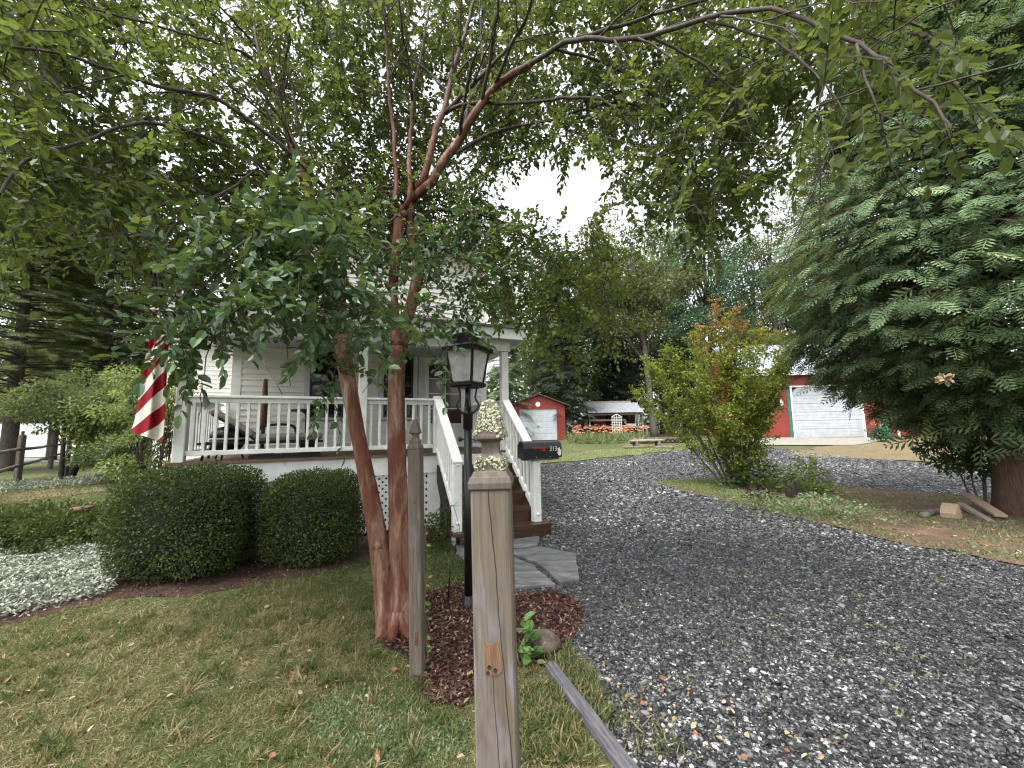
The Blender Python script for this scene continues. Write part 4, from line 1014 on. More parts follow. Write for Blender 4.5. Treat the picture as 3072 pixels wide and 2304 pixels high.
# ================================================================ THE CRAPE MYRTLE
tb = G(1190 * .72, 1900 * .72, 0.)
ct = empty('crape_myrtle_tree', tb, 0, 'crape myrtle tree with pinkish peeling twin trunks and canopy arching over the picture', 'tree')
TO = np.array(tb)
def pz(lst): return [np.array(P(x, y, Z)) for x, y, Z in lst]
tz = tb[1]
BR = []     # (points, radii)
def limb(pts, r0, r1, root=None):
    p = pz(pts)
    if root is not None: p = [np.array(root)] + p
    BR.append((p, np.linspace(r0, r1, len(p))))
    return p
low = MB()
pA = [(846, 1392, tz), (838, 1330, tz), (826, 1230, tz - .01), (812, 1140, tz - .02), (795, 1050, tz - .02), (776, 950, tz - .02), (757, 850, tz), (741, 755, tz + .05), (728, 650, tz + .12), (712, 560, tz + .2), (690, 490, tz + .26), (668, 430, tz + .3)]
rA = [.115, .085, .074, .070, .066, .063, .060, .056, .05, .048, .045, .04]
pB = [(872, 1395, tz + .02), (868, 1330, tz + .02), (864, 1200, tz + .02), (861, 1100, tz + .03), (858, 1000, tz + .03), (856, 900, tz + .03), (856, 820, tz + .03), (860, 750, tz + .03)]
rB = [.115, .09, .078, .074, .072, .07, .071, .078]
pB1 = [(860, 755, tz + .03), (851, 690, tz + .03), (849, 620, tz + .04), (855, 545, tz + .05), (862, 480, tz + .06), (866, 452, tz + .06)]
rB1 = [.06, .05, .044, .042, .044, .06]
pB2 = [(864, 757, tz + .05), (880, 690, tz + .08), (893, 640, tz + .10), (903, 580, tz + .12), (893, 520, tz + .13), (886, 480, tz + .13), (888, 440, tz + .1), (893, 405, tz + .08)]
rB2 = [.06, .05, .045, .043, .045, .042, .04, .042]
trunkm = MB()
for p_, r_ in ((pA, rA), (pB, rB), (pB1, rB1), (pB2, rB2)):
    pp = np.array(pz(p_)) - TO
    if pp[0][2] < .2: pp[0][2] = -.04
    trunkm.tube(pp, r_, 18, .05, flute=.075)
    BR.append(([q_ + TO for q_ in pp], np.array(r_)))
# burl low on the left trunk and pollard knob
for (x, y, Z), r_ in (((817, 1175, tz - .04), .052), ((812, 1150, tz - .05), .042), ((864, 455, tz + .04), .06), ((873, 462, tz + .02), .04), ((858, 448, tz + .05), .04)):
    c_ = np.array(P(x, y, Z)) - TO
    v_ = ICO * r_ * (1 + rng.normal(0, .16, (12, 1))) + c_
    trunkm.raw(v_, ICOF.tolist(), smooth=True)
# root flare
for k in range(7):
    a = k * .9 + .2; trunkm.tube([(.05 * math.cos(a), .05 * math.sin(a), .17), (.1 * math.cos(a), .1 * math.sin(a), .05), (.17 * math.cos(a), .15 * math.sin(a), -.03)], [.05, .042, .02], 8, .04)
# upper limbs: picture x, y and depth
limb([(668, 430, 3.4), (640, 340, 3.5), (600, 225, 3.6), (560, 110, 3.7), (540, 20, 3.8), (525, -80, 3.9)], .036, .016)
limb([(662, 425, 3.42), (652, 345, 3.4), (625, 290, 3.35), (590, 210, 3.3), (565, 130, 3.2), (548, 60, 3.2)], .026, .012)
limb([(676, 430, 3.42), (668, 390, 3.5), (655, 330, 3.7), (640, 240, 3.9), (620, 120, 4.1)], .022, .01)
limb([(737, 449, 3.2), (700, 405, 3.1), (664, 367, 3.0), (625, 328, 2.9), (547, 266, 2.75), (457, 207, 2.6), (410, 199, 2.5), (332, 184, 2.35), (273, 160, 2.2), (215, 145, 2.1), (117, 113, 1.95), (20, 100, 1.85)], .021, .007, P(741, 700, tz + .05))
limb([(640, 440, 3.2), (625, 422, 3.1), (578, 375, 2.95), (527, 328, 2.8), (469, 305, 2.65), (371, 273, 2.4), (281, 269, 2.25), (176, 305, 2.1), (78, 336, 1.95), (0, 410, 1.8), (-50, 480, 1.75)], .017, .006, P(705, 540, 3.3))
limb([(578, 377, 2.95), (469, 379, 2.9), (391, 387, 2.8), (293, 387, 2.7), (180, 420, 2.6)], .010, .004)
limb([(558, 363, 2.95), (500, 406, 2.7), (430, 445, 2.5), (359, 504, 2.35), (367, 566, 2.3), (375, 620, 2.3)], .010, .003)
limb([(600, 225, 3.6), (543, 129, 3.2), (469, 94, 2.8), (351, 59, 2.4), (200, 20, 2.1)], .012, .005)
limb([(560, 110, 3.7), (500, 40, 3.3), (420, -30, 2.9), (300, -60, 2.5)], .012, .005)
# middle
limb([(855, 440, 3.17), (855, 380, 3.2), (850, 300, 3.2), (842, 200, 3.15), (835, 100, 3.1), (828, -10, 3.0)], .024, .009, P(864, 455, tz + .06))
limb([(884, 430, 3.17), (884, 352, 3.25), (890, 234, 3.4), (896, 180, 3.45), (915, 90, 3.6), (930, 0, 3.7)], .026, .01, P(866, 455, tz + .06))
limb([(890, 215, 3.4), (878, 117, 3.2), (867, 59, 3.0), (860, -20, 2.8)], .013, .006)
limb([(914, 391, 3.2), (937, 297, 3.25), (957, 242, 3.25), (972, 176, 3.3), (996, 98, 3.35), (1019, 20, 3.4), (1030, -60, 3.4)], .036, .012, P(893, 405, tz + .08))
limb([(961, 246, 3.25), (1011, 191, 3.1), (1058, 145, 2.95), (1117, 78, 2.8), (1152, 0, 2.6)], .020, .008)
R1 = limb([(933, 391, 3.15), (955, 355, 3.12), (992, 302, 3.08), (1020, 255, 3.0), (1050, 212, 2.95), (1078, 180, 2.9), (1148, 137, 2.75)], .040, .026, P(890, 430, tz + .08))
R2 = limb([(1078, 180, 2.9), (1148, 137, 2.75), (1195, 105, 2.65), (1246, 84, 2.55), (1340, 83, 2.4), (1400, 77, 2.3), (1524, 41, 2.1), (1600, 27, 2.0), (1669, 21, 1.9), (1772, 62, 1.75), (1850, 95, 1.65), (1917, 132, 1.55), (1979, 195, 1.45), (2041, 257, 1.4), (2054, 300, 1.38)], .021, .004)
limb([(1246, 82, 2.55), (1296, 68, 2.6), (1412, 33, 2.6), (1520, 0, 2.6), (1640, -40, 2.6)], .016, .006)
limb([(992, 289, 3.08), (1019, 207, 3.1), (1039, 168, 3.15), (1039, 78, 3.2), (1035, -10, 3.2)], .014, .007)
limb([(1070, 182, 2.9), (1101, 105, 2.7), (1136, 39, 2.5), (1160, -30, 2.35)], .014, .006)
limb([(985, 332, 3.1), (1023, 305, 3.1), (1097, 277, 3.15), (1195, 258, 3.2), (1293, 227, 3.2), (1380, 230, 3.2), (1440, 290, 3.2)], .018, .006)
limb([(968, 240, 3.25), (1000, 225, 3.1), (1054, 221, 3.0), (1109, 223, 2.9), (1195, 215, 2.8), (1297, 215, 2.7), (1368, 273, 2.6), (1430, 350, 2.55), (1500, 440, 2.5)], .016, .005)
limb([(1195, 105, 2.65), (1290, 130, 2.8), (1380, 180, 3.0), (1460, 260, 3.1), (1500, 340, 3.2), (1530, 430, 3.2)], .012, .004)
limb([(1400, 79, 2.3), (1500, 130, 2.3), (1580, 190, 2.3), (1610, 260, 2.3), (1640, 330, 2.3)], .009, .003)
limb([(1524, 41, 2.1), (1640, 75, 2.0), (1720, 120, 1.9), (1790, 190, 1.8), (1840, 260, 1.7)], .008, .003)
limb([(1850, 95, 1.65), (1870, 170, 1.6), (1900, 240, 1.55), (1990, 310, 1.5)], .006, .002)
# drooping branches in the middle and to the right
limb([(895, 470, 3.25), (960, 452, 3.5), (1060, 470, 3.8), (1150, 520, 4.1), (1230, 600, 4.3), (1290, 690, 4.4), (1320, 770, 4.4)], .014, .004, P(890, 450, 3.2))
limb([(930, 560, 3.25), (985, 548, 3.4), (1050, 560, 3.6), (1110, 600, 3.8), (1180, 690, 3.9), (1220, 760, 4.0)], .009, .003, P(904, 572, 3.2))
limb([(840, 480, 3.1), (800, 472, 2.95), (775, 490, 2.85), (755, 530, 2.75)], .011, .005, P(860, 465, 3.1))
limb([(690, 520, 3.1), (640, 500, 2.8), (590, 490, 2.5), (530, 520, 2.2), (470, 580, 2.05), (420, 650, 2.0)], .011, .004, P(706, 545, 3.25))
limb([(690, 600, 3.0), (640, 590, 2.7), (600, 620, 2.4), (540, 650, 2.2), (480, 690, 2.1), (420, 720, 2.1)], .009, .003, P(722, 615, 3.2))
limb([(700, 700, 2.95), (690, 760, 2.8), (715, 800, 2.75)], .006, .002, P(738, 720, 3.1))
limb([(900, 640, 3.1), (930, 690, 2.9), (950, 750, 2.85), (962, 790, 2.8)], .007, .002, P(890, 660, 3.2))
brm = MB()
for p_, r_ in BR[4:]:
    (trunkm if r_[0] > .0215 else brm).tube(np.array(p_) - TO, r_, 9, .07, flute=.03, wob=.004)
SUB = []
for p_, r_ in BR[4:]:
    c_ = spline(np.column_stack([np.array(p_), r_]), .05); n = len(c_)
    for k in range(int(n / 9) + 1):
        i = int(rng.uniform(.18, .92) * n); a = c_[i]; tg = unit(c_[min(i + 2, n - 1), :3] - c_[max(i - 2, 0), :3])
        pr = unit(np.cross(tg, rng.normal(0, 1, 3))); d_ = unit(tg * rng.uniform(.5, 1.) + pr * rng.uniform(.5, 1.) + [0, 0, .12]); L = rng.uniform(.35, .95)
        e = a[:3] + d_ * L; m_ = a[:3] + d_ * L * .5 + [0, 0, .05 * L] + rng.normal(0, .03, 3)
        SUB.append(([a[:3], m_, e + [0, 0, -.06 * L]], np.array([max(a[3] * .5, .004), max(a[3] * .35, .003), .002])))
for p_, r_ in SUB: brm.tube(np.array(p_) - TO, r_, 6, .06, wob=.004)
BR = BR + SUB
nodes = np.vstack([spline(np.array(p_), .10) for p_, r_ in BR[1:]])
nodes = nodes[nodes[:, 2] > 1.95]

def ell(q, c): return ((q[:, 0] - c[0]) / c[2]) ** 2 + ((q[:, 1] - c[1]) / c[3]) ** 2 < 1
GAPS = [(1165, 365, 36, 42), (1190, 440, 20, 20), (940, 205, 30, 30), (1232, 112, 40, 22), (1345, 320, 42, 40), (215, 215, 80, 25), (640, 10, 30, 25), (1745, 395, 55, 50), (1800, 375, 60, 35), (1120, 340, 35, 25), (1000, 300, 30, 25), (690, 380, 22, 30), (1650, 60, 40, 18), (1790, 90, 25, 18), (90, 250, 50, 20), (1240, 180, 25, 20), (1390, 285, 28, 35), (1560, 130, 24, 16), (1660, 300, 35, 22)]
def zone(poly, z0, z1, n, zf=None):
    xs = [p[0] for p in poly]; ys = [p[1] for p in poly]
    q = np.column_stack([rng.uniform(min(xs), max(xs), 6 * n), rng.uniform(min(ys), max(ys), 6 * n)])
    k = inpoly(q[:, 0], q[:, 1], poly)
    for g in GAPS: k &= ~(ell(q, g) & (rng.random(len(q)) < .80))
    q = q[k][:n]
    Z = rng.uniform(z0, z1, len(q)) if zf is None else zf(q) + rng.normal(0, .3, len(q))
    return np.array([P(a, b, max(c_, 1.2)) for (a, b), c_ in zip(q, Z)])
zl = lambda q: np.interp(q[:, 0], [-60, 400, 700, 1000, 1200, 1600, 2100], [2.1, 2.7, 3.6, 3.8, 3.2, 2.5, 1.65])
ZN = [(zone([(-80, -120), (2000, -120), (1960, 60), (1700, 130), (1560, 330), (1240, 320), (900, 400), (500, 400), (-80, 430)], 0, 0, 1900, zl), .055, 0),
      (zone([(520, -60), (1130, -60), (1150, 330), (1000, 440), (640, 440), (560, 300)], 3.0, 4.6, 700), .05, 0),
      (zone([(-80, -120), (900, -120), (900, 260), (500, 420), (-80, 480)], 3., 5.2, 800), .055, 0),
      (zone([(900, -100), (1850, -100), (1700, 260), (1450, 420), (1250, 300), (1000, 330)], 2.8, 5.0, 640), .055, 0),
      (zone([(-60, 330), (420, 360), (640, 380), (620, 470), (480, 545), (200, 545), (100, 480), (-60, 560)], 2.0, 3.4, 380), .055, 0),
      (zone([(1240, 120), (1720, 130), (1740, 330), (1590, 440), (1540, 505), (1450, 470), (1340, 430), (1270, 240)], 2.3, 3.6, 430), .05, 0),
      (zone([(1420, 340), (1620, 350), (1560, 510), (1460, 480)], 2.4, 3.2, 110), .055, 0),
      (zone([(1700, 40), (2060, 70), (2110, 130), (2120, 240), (2110, 320), (2010, 300), (1860, 260), (1740, 260)], 1.35, 1.75, 62), .060, 0),
      (zone([(640, 470), (1010, 440), (1110, 480), (1180, 560), (1060, 640), (990, 720), (700, 730), (640, 600)], 2.75, 3.6, 150), .06, 1),
      (zone([(690, 380), (1000, 400), (1100, 450), (1090, 540), (700, 520)], 3.0, 4.2, 300), .055, 0),
      (zone([(1010, 470), (1200, 500), (1290, 470), (1340, 560), (1330, 720), (1230, 700), (1120, 700), (1010, 640)], 3.3, 4.9, 480), .05, 2),
      (zone([(1120, 690), (1300, 700), (1320, 770), (1240, 790), (1150, 760)], 3.6, 4.6, 30), .05, 2),
      (zone([(420, 460), (560, 430), (760, 450), (770, 560), (700, 640), (560, 640), (440, 600), (400, 540)], 1.9, 2.6, 120), .07, 1),
      (zone([(385, 610), (480, 560), (760, 570), (850, 640), (840, 690), (700, 690), (560, 660), (490, 720), (420, 750), (385, 745), (345, 700), (310, 650), (370, 640)], 1.9, 2.6, 84), .064, 1),
      (zone([(640, 720), (735, 740), (740, 850), (690, 830), (660, 770)], 2.4, 2.8, 9), .06, 1),
      (zone([(860, 640), (950, 640), (960, 770), (940, 800), (910, 730), (870, 700)], 2.6, 3.1, 12), .06, 1),
      (zone([(385, 690), (440, 700), (430, 770), (390, 770)], 2.1, 2.4, 8), .07, 1)]
TW0, TW1, TR0, TR1 = [], [], [], []
LP, LD, LN, LS, LR = [[[], [], []] for _ in range(5)]
allc = np.vstack([z_[0] for z_ in ZN]); siz = np.concatenate([np.full(len(z_[0]), z_[1]) for z_ in ZN]); knd = np.concatenate([np.full(len(z_[0]), z_[2]) for z_ in ZN])
def nearest(a, b):
    d = ((a[:, None, :] - b[None]) ** 2).sum(-1); i = d.argmin(1); return i, np.sqrt(d[np.arange(len(a)), i])
def pix(Pw):
    z0 = Pw[:, 2] - CH; a = PI / 2 + CPITCH; c, s = math.cos(a), math.sin(a)
    y, z = c * Pw[:, 1] + s * z0, -s * Pw[:, 1] + c * z0; x = Pw[:, 0]
    c, s = math.cos(CROLL), math.sin(CROLL); x, y = c * x + s * y, -s * x + c * y
    return np.column_stack([CX + CF * x / -z, CY - CF * y / -z])
# keep the big limbs from being buried: sprays hang behind or beside them rather than between limb and street
LM = np.vstack([spline(np.array(p_), .06) for p_, r_ in BR[4:-len(SUB)]]); lmx = pix(LM); acx = pix(allc)
ii, dd = nearest(acx, lmx)
mv = (dd < 46) & (knd == 0) & (allc[:, 1] < LM[ii, 1] + .15) & (rng.random(len(allc)) < .85)
sc_k = (LM[ii, 1] + rng.uniform(.25, .8, len(allc))) / allc[:, 1]
allc[mv] = (np.array([0, 0, CH]) + (allc - [0, 0, CH]) * sc_k[:, None])[mv]
_, d0 = nearest(allc, nodes)
order = np.argsort(d0)
nd = [nodes]
for c0 in range(0, len(order), 120):
    idx = order[c0:c0 + 120]; base = np.vstack(nd); ii, dd = nearest(allc[idx], base)
    for i, j, d in zip(idx, ii, dd):
        c_ = allc[i]; a = base[j]
        if d > 2.2: continue
        out = unit((c_ - a) * [1, 1, .6] + rng.normal(0, .25, 3) + [0, 0, -.1])
        mid = (a + c_) / 2 + np.array([0, 0, .08 * d])
        TW0 += [a, mid]; TW1 += [mid, c_]; TR0 += [.0045, .0034]; TR1 += [.0034, .0025]
        L = rng.uniform(.2, .36) * (1.15 if knd[i] == 1 else 1)
        tip_ = c_ + out * L + np.array([0, 0, -.05 * L / .3])
        TW0.append(c_); TW1.append(tip_); TR0.append(.0025); TR1.append(.0012)
        nn = unit(np.array([0, 0, 1.]) + rng.normal(0, .35, 3)); sd = unit(np.cross(nn, out))
        n = int(rng.integers(11, 17))
        tt = np.linspace(.0, 1, n); sg = np.where(np.arange(n) % 2, 1, -1)
        k = int(knd[i])
        ps = c_ + (tip_ - c_) * tt[:, None]
        dv = out * (.55 + .5 * tt[:, None] ** 3) + sg[:, None] * sd * (.85 * (1 - .6 * tt[:, None] ** 4)) + rng.normal(0, .28, (n, 3)) + [0, 0, -.12]
        LP[k].append(ps); LD[k].append(dv); LN[k].append(nn + rng.normal(0, .45, (n, 3))); LS[k].append(siz[i] * rng.uniform(.7, 1.25, n)); LR[k].append(np.clip(rng.normal(.45 + rng.normal(0, .12), .2, n), 0, 1))
    nd.append(allc[idx[dd < 2.2]])
sticks(brm, np.array(TW0) - TO, np.array(TW1) - TO, np.array(TR0), np.array(TR1))
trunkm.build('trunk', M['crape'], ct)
brm.build('branches', M['branchbark'], ct)
for k, nm, mt in ((0, 'canopy', M['crapeleaf']), (1, 'glossy_foliage', M['crapefront']), (2, 'hanging_foliage', M['crapebacklit'])):
    scatter(nm, np.vstack(LP[k]) - TO, np.vstack(LD[k]), np.vstack(LN[k]), np.concatenate(LS[k]), mt, LEAFW, np.concatenate(LR[k]), ct)
print('crape leaves', sum(len(x_) for x_ in LP[0]), sum(len(x_) for x_ in LP[1]))
# dark seed capsules
sc_ = MB()
for i in rng.choice(len(allc), 160):
    c_ = allc[i] - TO + rng.normal(0, .08, 3); sc_.raw(ICO * .007 + c_, ICOF.tolist(), smooth=True)
sc_.build('seed_capsules', M['bark'], ct)['kind'] = 'stuff'

# ================================================================ SHRUBS AND TREES
def shell(n, c, r, pw=.35, bump_=.16):
    """points near the surface of a lumpy box-ellipsoid"""
    v = rng.uniform(-1, 1, (n * 6, 3)); l4 = (v ** 4).sum(1) ** .25; k = (l4 < 1) & (l4 > 1 - pw); v, l4 = v[k][:n], l4[k][:n]; n = len(v); v = v / l4[:, None]
    ph = rng.random(8) * 6.3
    l = 1 + bump_ * (.5 * np.sin(v[:, 0] * 5 + ph[0]) * np.sin(v[:, 1] * 5 + ph[1]) + .5 * np.sin(v[:, 2] * 6 + ph[2]) * np.sin(v[:, 0] * 7 + ph[3]) + .35 * np.sin(11 * v[:, 0] + ph[4]) * np.sin(12 * v[:, 2] + ph[5]))
    rad = l4 * l
    return np.asarray(c) + v * rad[:, None] * np.asarray(r), v

def boxwood(label, cx, cy, rx, ry, h, n, group=None):
    o = empty('boxwood_bush', (cx, cy, 0), 0, label, 'bush', group)
    p, v = shell(n, (0, 0, h / 2), (rx, ry, h / 2), .3, .09)
    k = p[:, 2] > .01; p, v = p[k], v[k]; m = len(p)
    d = unit(v + rng.normal(0, .8, (m, 3)) + [0, 0, .3])
    scatter('foliage', p, d, unit(v * 1.2 + [0, 0, .8] + rng.normal(0, .5, (m, 3))), rng.uniform(.018, .032, m), M['boxleaf'], LEAFW, None, o)
    q = MB(); 
    for k in range(14):
        a = rng.random() * 6.3; e = rng.uniform(.3, .8); q.tube([(0.1 * math.cos(a) * rx, .1 * math.sin(a) * ry, 0), (e * .5 * rx * math.cos(a), e * .5 * ry * math.sin(a), h * .45), (e * .85 * rx * math.cos(a), e * .85 * ry * math.sin(a), h * rng.uniform(.6, .9))], [.02, .013, .005], 6)
    q.build('stem', M['bark'], o)
    # solid near-black core, stands in for the shade deep inside the bush
    v_ = ICO[None] * 1.0
    q = MB(); q.lathe([(0, h * .04), (.7, h * .06), (.86, h * .3), (.87, h * .65), (.7, h * .86), (0, h * .88)], 20); q.v[0] = q.v[0] * [rx, ry, 1]; q.build('shade_core', surf('bush_core_shade', '0e120a', '1b2012', 20, rough=.95, bump=1.), o)
    # loose shoots sticking out of the top
    return o
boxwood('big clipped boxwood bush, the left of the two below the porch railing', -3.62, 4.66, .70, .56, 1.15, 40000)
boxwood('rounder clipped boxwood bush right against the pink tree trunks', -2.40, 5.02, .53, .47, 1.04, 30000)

def woody(name, label, base, h, rx, ry, zc0, mat, n, lsz, nclump, trunk_r, bark, cat='tree', group=None, lean=(0, 0), stems=1, seed=0, shape=DIAM, clr=.26, updir=.35, tipmat=None, ball=1.0):
    """broad-leaved tree: tapered trunk, limbs to leaf clumps, each clump a loose cloud of leaves"""
    o = empty(name, base, 0, label, cat, group)
    cen = np.array([lean[0], lean[1], (zc0 + h) / 2]); rad = np.array([rx, ry, (h - zc0) / 2])
    v = rng.normal(0, 1, (nclump, 3)); v = unit(v) * (rng.random((nclump, 1)) ** .45)
    C = cen + v * rad * .9
    C[:, 2] = np.maximum(C[:, 2], zc0 + .05 * h)
    cr = clr * (rx + ry) / 2 * rng.uniform(.6, 1.35, nclump)
    per = np.maximum((n * cr ** 2 / (cr ** 2).sum()).astype(int), 4)
    ps, ds, ns, rr = [], [], [], []
    for c_, r_, m in zip(C, cr, per):
        u = unit(rng.normal(0, 1, (m, 3))); q = u * (rng.random((m, 1)) ** .5) * r_ * [1.15, 1.15, .75 * ball]
        ps.append(c_ + q); ds.append(u + rng.normal(0, .6, (m, 3)) + [0, 0, -.2]); ns.append(u * .7 + [0, 0, .9] + rng.normal(0, .5, (m, 3))); rr.append(np.clip(rng.normal(.45 + rng.normal(0, .16), .2, m), 0, 1))
    scatter('crown', np.vstack(ps), np.vstack(ds), np.vstack(ns), lsz * rng.uniform(.6, 1.3, sum(per)), mat, shape, np.concatenate(rr), o)
    q = MB()
    for s in range(stems):
        a = s * 2.4 + seed; off = (0 if stems == 1 else .08 * rx) ; sp_ = 0 if stems == 1 else .42
        top = np.array([lean[0] + sp_ * rx * math.cos(a), lean[1] + sp_ * ry * math.sin(a), zc0 + (h - zc0) * (.75 if stems == 1 else rng.uniform(.5, .8))])
        b0 = np.array([off * math.cos(a), off * math.sin(a), -.1])
        mid = (b0 + top) / 2 + [rng.normal(0, .04 * h * .3), rng.normal(0, .03), 0] + np.array([-lean[0] * .15, 0, 0])
        q.tube([b0, b0 * .9 + mid * .1, mid, top], [trunk_r * 1.35, trunk_r, trunk_r * .7, trunk_r * .2], 10, h / 14, flute=.06)
        mine = [i for i in range(nclump) if i % stems == s]
        for i in mine[:26]:
            f = np.clip((C[i][2] - .3 * (h - zc0) * rng.random() - 0) / h, .12, .75); st = b0 + (mid - b0) * min(1, f * 2) if f < .5 else mid + (top - mid) * (f * 2 - 1)
            q.tube([st, (st + C[i]) / 2 + [0, 0, .04 * h * rng.uniform(-.4, 1)], C[i]], [trunk_r * .36, trunk_r * .2, trunk_r * .06], 6, h / 12)
    q.build('trunk' if stems == 1 else 'stems', bark, o)
    if tipmat is not None:
        k = np.vstack(ps)[:, 2] > h * .80
        pp = np.vstack(ps)[k]; m = len(pp)
        if m: scatter('new_growth', pp + rng.normal(0, lsz * 1.2, pp.shape) + [0, 0, lsz], rdir(m, .8), rdir(m, .4), lsz * rng.uniform(.6, 1.2, m), tipmat, shape, None, o)
    return o

def layered(name, label, base, h, r0, zlo, mat, nbr, fl, bark, trunk_r, cat='tree', group=None, droop=.35, taper=.85, frn=FROND5, per=9, gapf=0., angs=None, rtop=.12, updown=0.):
    """conifer: boughs round a straight trunk, each set with flat drooping sprays"""
    o = empty(name, base, 0, label, cat, group)
    q = MB(); q.tube([(0, 0, -.1), (0, 0, .25), (rng.normal(0, .06), rng.normal(0, .06), h * .5), (0, 0, h)], [trunk_r * 1.25, trunk_r, trunk_r * .65, .02], 14, h / 20, flute=.05)
    ps, ds, ns, ss = [], [], [], []; W0, W1, WR = [], [], []
    for i in range(nbr):
        z = zlo + (h - zlo) * (rng.random() ** .95)
        t_ = (z - zlo) / (h - zlo)
        rr = r0 * (rtop + (1 - rtop) * (1 - t_) ** taper) * rng.uniform(.72, 1.1) * (1 if t_ > .06 else rng.uniform(.5, .9))
        a = rng.random() * 6.283
        hd = np.array([math.cos(a), math.sin(a), 0]); sd = np.array([-hd[1], hd[0], 0])
        up = rng.uniform(.0, .25) + updown
        m = per; tt = np.linspace(.30, 1, m) if rr > .4 else np.linspace(.2, 1, m)
        path = lambda u: np.array([0, 0, z]) + hd * rr * u + np.array([0, 0, 1.]) * rr * (up * u - droop * u * u)
        pts = np.array([path(u) for u in (0, .35, .7, 1)])
        W0 += list(pts[:-1]); W1 += list(pts[1:]); WR += [trunk_r * .13, trunk_r * .08, trunk_r * .04]
        for j, u in enumerate(tt):
            for s in ((1, -1) if u < .97 else (0,)):
                c_ = path(u); sl = np.array([0, 0, up - 2 * droop * u])
                d = hd * (.75 + .2 * rng.random()) + s * sd * rng.uniform(.5, .95) + sl * .8 + rng.normal(0, .14, 3)
                ps.append(c_ + rng.normal(0, .03, 3)); ds.append(d); ns.append(np.array([0, 0, 1.]) + hd * .45 + rng.normal(0, .22, 3)); ss.append(fl * rng.uniform(.65, 1.2) * (1.1 - .35 * u))
    sticks(q, W0, W1, np.array(WR), np.array(WR) * .6)
    q.build('trunk', bark, o)
    n = len(ps)
    scatter('foliage', np.array(ps), np.array(ds), np.array(ns), np.array(ss), mat, frn, np.clip(rng.normal(.5, .22, n), 0, 1), o)
    return o

def at(px, Z): x = P(px, 900, Z)[0]; return (x, Z, float(hgt(x, Z)))
def top(px, py, Z): return P(px, py, Z)[2] - float(hgt(P(px, py, Z)[0], Z))

# right: the big drooping conifer, its flat sprays hanging in shingled shelves
cb_ = G(2192, 1112)
fc = empty('false_cypress_tree', cb_, 0, 'tall drooping evergreen with flat feathery sprays over the driveway edge, bare red-brown trunk', 'tree')
q = MB(); q.tube([(0, 0, -.1), (0, 0, .2), (.03, 0, 1.2), (.05, .03, 4), (0, 0, 11.5)], [.33, .25, .22, .16, .02], 18, .25, flute=.07)
prz, prr = [1.5, 1.9, 2.4, 2.9, 3.4, 4.2, 5.5, 7., 9., 11.5], [.9, 1.6, 2.4, 2.9, 3.05, 3.0, 2.65, 2.15, 1.4, .25]
ps, ds, ns, ss, W0, W1, WR = [], [], [], [], [], [], []
for i in range(1500):
    z = 1.55 + 9.8 * rng.random() ** 1.15; a = rng.random() * 6.283
    if math.cos(a - math.atan2(-cb_[1], -cb_[0])) < -.55: continue
    r_ = np.interp(z, prz, prr) * rng.uniform(.72, 1.06) * (1 + .07 * math.sin(3 * a + z) + .06 * math.sin(7 * a - 2 * z))
    hd = np.array([math.cos(a), math.sin(a), 0]); sd = np.array([-hd[1], hd[0], 0])
    e = hd * r_ + [0, 0, z]; st = hd * .1 + [0, 0, z + .25 * r_]
    md = hd * r_ * .55 + [0, 0, z + .3 * r_ * .6]
    W0 += [st, md]; W1 += [md, e]; WR += [.03, .016]
    m = 15; wd_ = rng.uniform(.3, .55); tw = rng.normal(0, .45); hd = hd * math.cos(tw) + sd * math.sin(tw); sd = np.array([-hd[1], hd[0], 0])
    u = rng.uniform(-1, 1, m); b_ = rng.uniform(0, 1, m) ** .8
    p_ = e + sd * (u * wd_)[:, None] - hd * ((.5 * (1 - b_)) + .18 * u ** 2)[:, None] + np.array([0, 0, 1.]) * (.16 * (1 - b_) - .17 * u ** 2 - .05 * rng.random(m))[:, None]
    ps.append(p_); ds.append(hd * .75 + sd * (u * .75)[:, None] + np.array([0, 0, -.55]) + rng.normal(0, .2, (m, 3))); ns.append(hd * .55 + np.array([0, 0, .9]) + rng.normal(0, .28, (m, 3))); ss.append(rng.uniform(.22, .38, m))
    if rng.random() < .6:
        k = 14; p_ = hd * r_ * .62 + np.array([0, 0, z]) + rng.normal(0, .3, (k, 3)); ps.append(p_); ds.append(hd * .5 + rng.normal(0, .6, (k, 3)) - [0, 0, .4]); ns.append(rng.normal(0, .6, (k, 3)) + hd); ss.append(rng.uniform(.3, .5, k))
sticks(q, W0, W1, np.array(WR), np.array(WR) * .6)
q.build('trunk', M['barkred'], fc)
ps = np.vstack(ps); scatter('foliage', ps, np.vstack(ds), np.vstack(ns), np.concatenate(ss), M['hemlock'], FROND, np.clip(rng.normal(.5, .22, len(ps)), 0, 1), fc)
